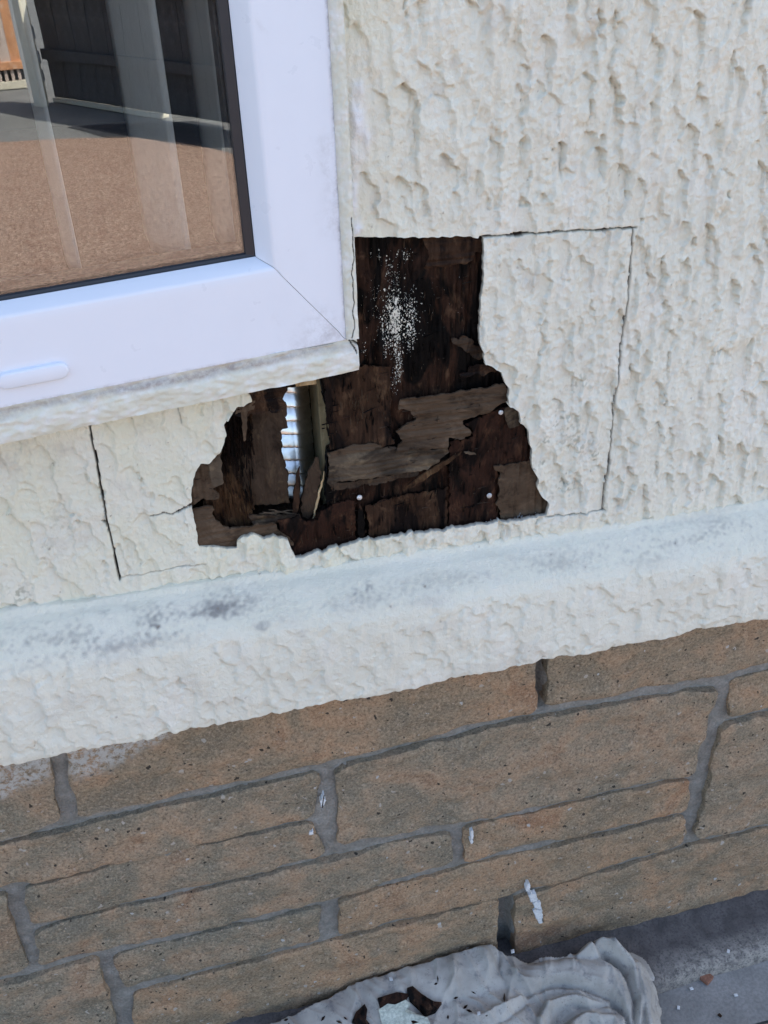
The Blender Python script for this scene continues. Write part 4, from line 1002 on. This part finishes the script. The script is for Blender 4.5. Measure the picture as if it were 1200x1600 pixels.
for pts, r, hh in CREASES:
    q3 = []
    for a, b in pts:
        q = gp(a, b, .06)
        for _ in range(4):
            ii = int(np.clip((q[1]-lo_y)/st, 0, len(ys)-1)); jj = int(np.clip((q[0]-lo_x)/st, 0, len(xs)-1)); q = gp(a, b, float(Hc[ii, jj])*.6+q[2]*.4)
        q3.append(q)
    pl_ = resample(np.array(q3), .003); best, _ = line_dist(pl_)
    dl = np.minimum(np.hypot(X-pl_[0, 0], Y-pl_[0, 1]), np.hypot(X-pl_[-1, 0], Y-pl_[-1, 1]))
    Hc += hh*1.7*np.exp(-(best/(r*.95))**1.1)*np.clip(dl/.02, .15, 1)
def ridged(n_, p=2.0): return np.clip(1-np.abs(n_), 0, 1)**p
def warped(sz, sx, ang_, seed):
    """stretched noise sampled along a turned, wavy direction"""
    N_ = noise((700, 700), sz, sx, seed); ca, sa = math.cos(ang_), math.sin(ang_)
    u_ = ((XW-lo_x)*ca+(YW-lo_y)*sa)/st+200; v_ = (-(XW-lo_x)*sa+(YW-lo_y)*ca)/st+300
    return N_[np.clip(v_.astype(int), 0, 699), np.clip(u_.astype(int), 0, 699)]
on = np.clip(Hc/.03, 0, 1)
Hc += on*(.0042*ridged(warped(34, 8, .5, 311), 3)+.0036*ridged(warped(40, 10, -.35, 312), 3)+.0012*ridged(warped(14, 3.5, .9, 313), 2)+.0005*w3)
Hc = gauss(np.pad(Hc, 10, 'edge'), .45, .45)[10:-10, 10:-10]
Zc = np.maximum(Hc, base+.003+.0006*(w3+1))
outline = np.array([gp(a, b, z)[:2] for a, b, z in ((300, 1700, .03), (425, 1612, .03), (520, 1570, .04), (600, 1528, .05), (690, 1492, .06), (760, 1480, .07), (792, 1492, .07), (830, 1494, .07), (885, 1494, .07), (903, 1474, .085),
            (930, 1455, .085), (950, 1449, .085), (980, 1462, .08), (1008, 1486, .06), (1026, 1530, .03), (1032, 1575, .01), (1030, 1640, .01), (1000, 1700, .01))]+[(.38, -.36), (lo_x, -.36)])
oc = resample(outline, .004, True); oc += noise((len(oc), 2), 2.0, 0, 305)*.0016
m = inside(X[:-1, :-1]+st/2, Y[:-1, :-1]+st/2, oc) & (Y[:-1, :-1] < -.002)
M = Mat('dusty_grey_fabric')
c = M.mix(M.ramp(M.noise(22, 5, .6), [(.35, 0.0), (.65, 1.0)]), (.32, .295, .26), (.45, .418, .37))
c = M.mix(M.math('MULTIPLY', M.ramp(M.noise(60, 6, .7), [(.54, 0.0), (.68, 1.0)]), .8), c, (.17, .165, .17))
c = M.mix(M.math('MULTIPLY', M.ramp(M.noise(330, 4, .7), [(.6, 0.0), (.7, 1.0)]), M.ramp(M.noise(17, 3), [(.4, 0.0), (.6, .9)])), c, (.07, .06, .055))
m_sheet = M.fin(c, .85, M.bump(M.noise(160, 3, .6, M.mapped((1, .3, .4))), .0018, .6), spec=.2)
me = grid_sheet(X, Y, Zc, m, {'dummy': np.zeros_like(X)}, skirt=None, name='dust_sheet')
so = link('dust_sheet', me, None, m_sheet)
md = so.modifiers.new('thick', 'SOLIDIFY'); md.thickness = .0012; md.offset = -1
tag(so, 'crumpled dirty grey dust sheet heaped at the foot of the stone wall', 'dust sheet')
def sheet_z(x_, y_):
    i = int(np.clip((y_-lo_y)/st, 0, len(ys)-1)); j = int(np.clip((x_-lo_x)/st, 0, len(xs)-1)); return float(Zc[i, j])
def on_sheet(px, py):
    d = ray(px, py); t = 1.0
    for t in np.arange(.9, 2.2, .001):
        q = CAM+d*t
        if q[2] < sheet_z(q[0], q[1]): return q
    return CAM+d*1.4
# debris on the sheet
def chip(name, px_poly, mat, thick, lift=.002, seed=0, tilt=.0):
    pts = [on_sheet(a, b) for a, b in px_poly]; c0 = np.mean(pts, 0); zt = max(q[2] for q in pts)
    bm = bmesh.new(); r = random.Random(seed)
    top = [bm.verts.new(Vector((q[0], q[1], q[2]+lift+thick+r.uniform(-.0006, .0006)))-Vector(c0)) for q in pts]
    bot = [bm.verts.new(Vector((q[0], q[1], q[2]+lift*.2))-Vector(c0)) for q in pts]
    ctr = bm.verts.new(Vector((0, 0, lift+thick+.0008)))
    n = len(pts)
    for i in range(n):
        j = (i+1) % n; bm.faces.new([top[i], top[j], ctr]); bm.faces.new([top[i], bot[i], bot[j], top[j]])
    bm.faces.new(bot[::-1])
    o = link(name, bm_mesh(name, bm), None, mat); o.location = c0; return o
M = Mat('broken_render'); m_frag = M.fin(M.mix(M.ramp(M.noise(180, 5, .7), [(.4, 0.0), (.6, 1.0)]), (.42, .45, .38), (.66, .68, .58)), .8, M.bump(M.noise(300, 5, .7), .003, 1.0))
tag(chip('render_fragment', [(592, 1582), (600, 1572), (618, 1574), (634, 1566), (641, 1572), (636, 1580), (650, 1588), (668, 1594), (672, 1602), (650, 1608), (598, 1606)], m_frag, .004, .003, 1), 'pale greenish cream broken render fragment on the dust sheet', 'fragment')
GW = 'dark wood bits on the dust sheet'
tag(chip('wood_chip', [(636, 1548), (645, 1545), (658, 1556), (672, 1565), (684, 1572), (690, 1570), (680, 1584), (664, 1590), (655, 1580), (640, 1566)], m_ply_main, .003, .004, 2), 'large dark brown wood chip beside the pale render fragment', 'wood chip', GW)
tag(chip('wood_chip', [(590, 1562), (620, 1553), (640, 1556), (634, 1566), (612, 1572), (594, 1578)], m_ply_red, .003, .002, 3), 'brown veneer chip behind the pale render fragment', 'wood chip', GW)
tag(chip('wood_chip', [(550, 1600), (556, 1585), (570, 1572), (574, 1580), (572, 1596), (580, 1606)], m_ply_main, .003, .003, 4), 'upturned dark chip left of the pale render fragment', 'wood chip', GW)
tag(chip('wood_chip', [(636, 1590), (648, 1592), (656, 1602), (645, 1604)], m_ply_main, .002, .006, 5), 'small dark chip lying on the pale render fragment', 'wood chip', GW)
rr = random.Random(9)
for k, (a, b) in enumerate(((684, 1530), (681, 1538), (447, 1594), (451, 1602), (505, 1592), (740, 1552), (788, 1560), (727, 1574), (733, 1580), (600, 1566), (648, 1500), (925, 1475), (760, 1588), (700, 1590), (712, 1560), (530, 1598), (540, 1592))):
    an = rr.uniform(0, 3.14); L = rr.uniform(3, 8); w = rr.uniform(1, 2.2)
    dx, dy = math.cos(an)*L, math.sin(an)*L; nx_, ny_ = -math.sin(an)*w, math.cos(an)*w
    tag(chip('wood_sliver', [(a-dx, b-dy), (a+nx_, b+ny_), (a+dx, b+dy), (a-nx_, b-ny_)], m_ply_main if k % 3 else m_ply_in, .001, .001, 40+k), 'tiny dark wood sliver scattered on the dust sheet', 'sliver', GW)
for k, (a, b) in enumerate(((611, 1530), (801, 1487), (845, 1500), (748, 1584))):
    tag(chip('paint_flake', [(a-3, b-2), (a+2, b-3), (a+3, b+2), (a-2, b+3)], m_paint, .0008, .001, 70+k), ('white paint flake on the smooth left slope of the dust sheet', 'white paint flake on the sheet edge below the dark open joint', 'white paint flake near the middle rim of the dust sheet', 'lowest white paint flake on the dust sheet, right of the chips')[k], 'paint flake', 'white flakes on the dust sheet')
# bits on the path
q = G(1103, 1528, .004); o = link('brick_chip', box_mesh('brick_chip', -.008, .008, -.008, .007, 0, .008, .0012), None, mat_simple('red_brick', (.24, .11, .07), (.30, .15, .10), 200, .9, .001)); o.location = (q[0], q[1], .001); o.rotation_euler = (0, 0, .5)
tag(o, 'little red brown brick chip on the grey path by the kerb', 'chip')
for k, (a, b, m_) in enumerate(((1080, 1545, m_paint), (1060, 1575, m_paint), (1125, 1587, m_ply_mid), (1150, 1555, m_paint), (1133, 1503, m_paint))):
    q = G(a, b, .002); o = link('crumb', box_mesh('crumb', -.0025, .003, -.002, .002, 0, .002, .0005), None, m_); o.location = (q[0], q[1], .0015 if k < 4 else kz); o.rotation_euler = (0, 0, k)
    tag(o, ('white crumb on the path left of the brick chip', 'lowest white crumb on the path by the dust sheet', 'dark brown crumb on the grey path', 'white crumb on the path right of the brick chip', 'white crumb up on the kerb above the brick chip')[k], 'crumb', 'crumbs on the path')

# ================================================================== YARD behind the camera, seen mirrored in the glass
m_dark = mat_wood('black_stained_boards', (.075, .070, .070), (.11, .102, .10), (.05, .048, .048), (.19, .18, .175), .2)
h0 = reflect(88, 158)[:2]; h1 = reflect(228, 180)[:2]; dv = (h1-h0)/np.linalg.norm(h1-h0); ang = math.atan2(dv[1], dv[0])
gate = empty('dark_fence', (h0[0], h0[1], 0)); gate.rotation_euler = (0, 0, ang); tag(gate, 'tall black stained board fence mirrored in the window glass', 'fence')
bw = .115
bme = box_mesh('board', 0, bw-.0005, -.009, .009, .04, 1.05, .001)
for k in range(30):
    o = link('board', bme, gate, m_dark if k == 0 else None); o.location = (k*bw, (k % 2)*.003, 0)
link('rail', box_mesh('rail', .01, 30*bw, .02, .06, .35, .43, .003), gate, m_dark); link('rail', box_mesh('rail', .01, 30*bw, .02, .06, .85, .93, .003), gate, m_dark)
m_cream = mat_simple('weathered_pale_timber', (.55, .50, .38), (.66, .61, .48), 12, .8, .002, .3, 60)
link('gravel_board', box_mesh('gravel_board', .0, 1.5, -.05, .035, .0, .035, .004), gate, m_cream)
M = Mat('galvanised'); m_galv = M.fin((.5, .52, .55), .4, metal=.8)
bm = bmesh.new()
lat = box_mesh('latch', .02, .34, -.035, -.012, .43, .455, .004); link('latch', lat, gate, m_galv)
link('latch', box_mesh('latch', .02, .16, -.05, -.012, .415, .475, .004), gate, m_galv)
pq = reflect(66, 165)[:2]
post = empty('gate_post', (pq[0], pq[1], 0)); tag(post, 'pale cream gate post with latch plates mirrored in the glass', 'gate post')
link('shaft', box_mesh('shaft', -.04, .04, -.05, .05, 0, 1.3, .008), post, m_cream)
post.rotation_euler = (0, 0, math.radians(-32))
for zz in (.2, .34, .52): link('latch_plate', box_mesh('latch_plate', .025, .045, .045, .056, zz, zz+.09, .003), post, m_galv)
oq = reflect(20, 150)[:2]
orange = empty('orange_fence', (oq[0]-2.6, oq[1]-.5, 0)); tag(orange, 'sunlit orange brown timber fence mirrored in the glass corner', 'fence')
m_or = mat_wood('orange_timber', (.50, .24, .12), (.58, .30, .16), (.30, .15, .09), (.60, .45, .34), .15, grain=(60, 12, 3), darkpos=.66)
m_or2 = mat_wood('greyed_timber', (.45, .36, .30), (.52, .43, .37), (.28, .2, .15), (.6, .52, .46), .15, grain=(60, 12, 3), darkpos=.66)
b1 = box_mesh('board', 0, .088, -.008, .008, .22, 1.9, .002); b2 = b1.copy()
for k in range(30):
    o = link('board', b1 if k % 2 else b2, orange, (m_or if k == 1 else m_or2 if k == 0 else None)); o.location = (k*.092, 0, 0)
link('rail', box_mesh('rail', 0, 2.76, .0, .05, .17, .235, .003), orange, m_or)
for k in range(46):
    if k == 0: sl_me = box_mesh('slot_block', 0, .03, -.01, .03, .07, .169, .002)
    o = link('slot_block', sl_me, orange, m_or2 if k == 0 else None); o.location = (k*.06, 0, 0)
link('base_board', box_mesh('base_board', 0, 2.76, -.02, .04, 0, .069, .003), orange, m_cream)
link('back_board', box_mesh('back_board', 0, 2.76, -.05, -.04, .05, .18), orange, m_black)
# shadow lying on the far concrete, painted as a flat dark sheet
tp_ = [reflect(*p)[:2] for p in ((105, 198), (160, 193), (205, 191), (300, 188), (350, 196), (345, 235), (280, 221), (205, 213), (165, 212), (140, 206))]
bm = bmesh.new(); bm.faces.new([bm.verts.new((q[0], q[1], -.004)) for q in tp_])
tag(link('ground_shadow', bm_mesh('ground_shadow', bm), None, mat_simple('ground_shadow', (.03, .032, .036), (.045, .046, .05), 20, .9, .003)), kind='structure')
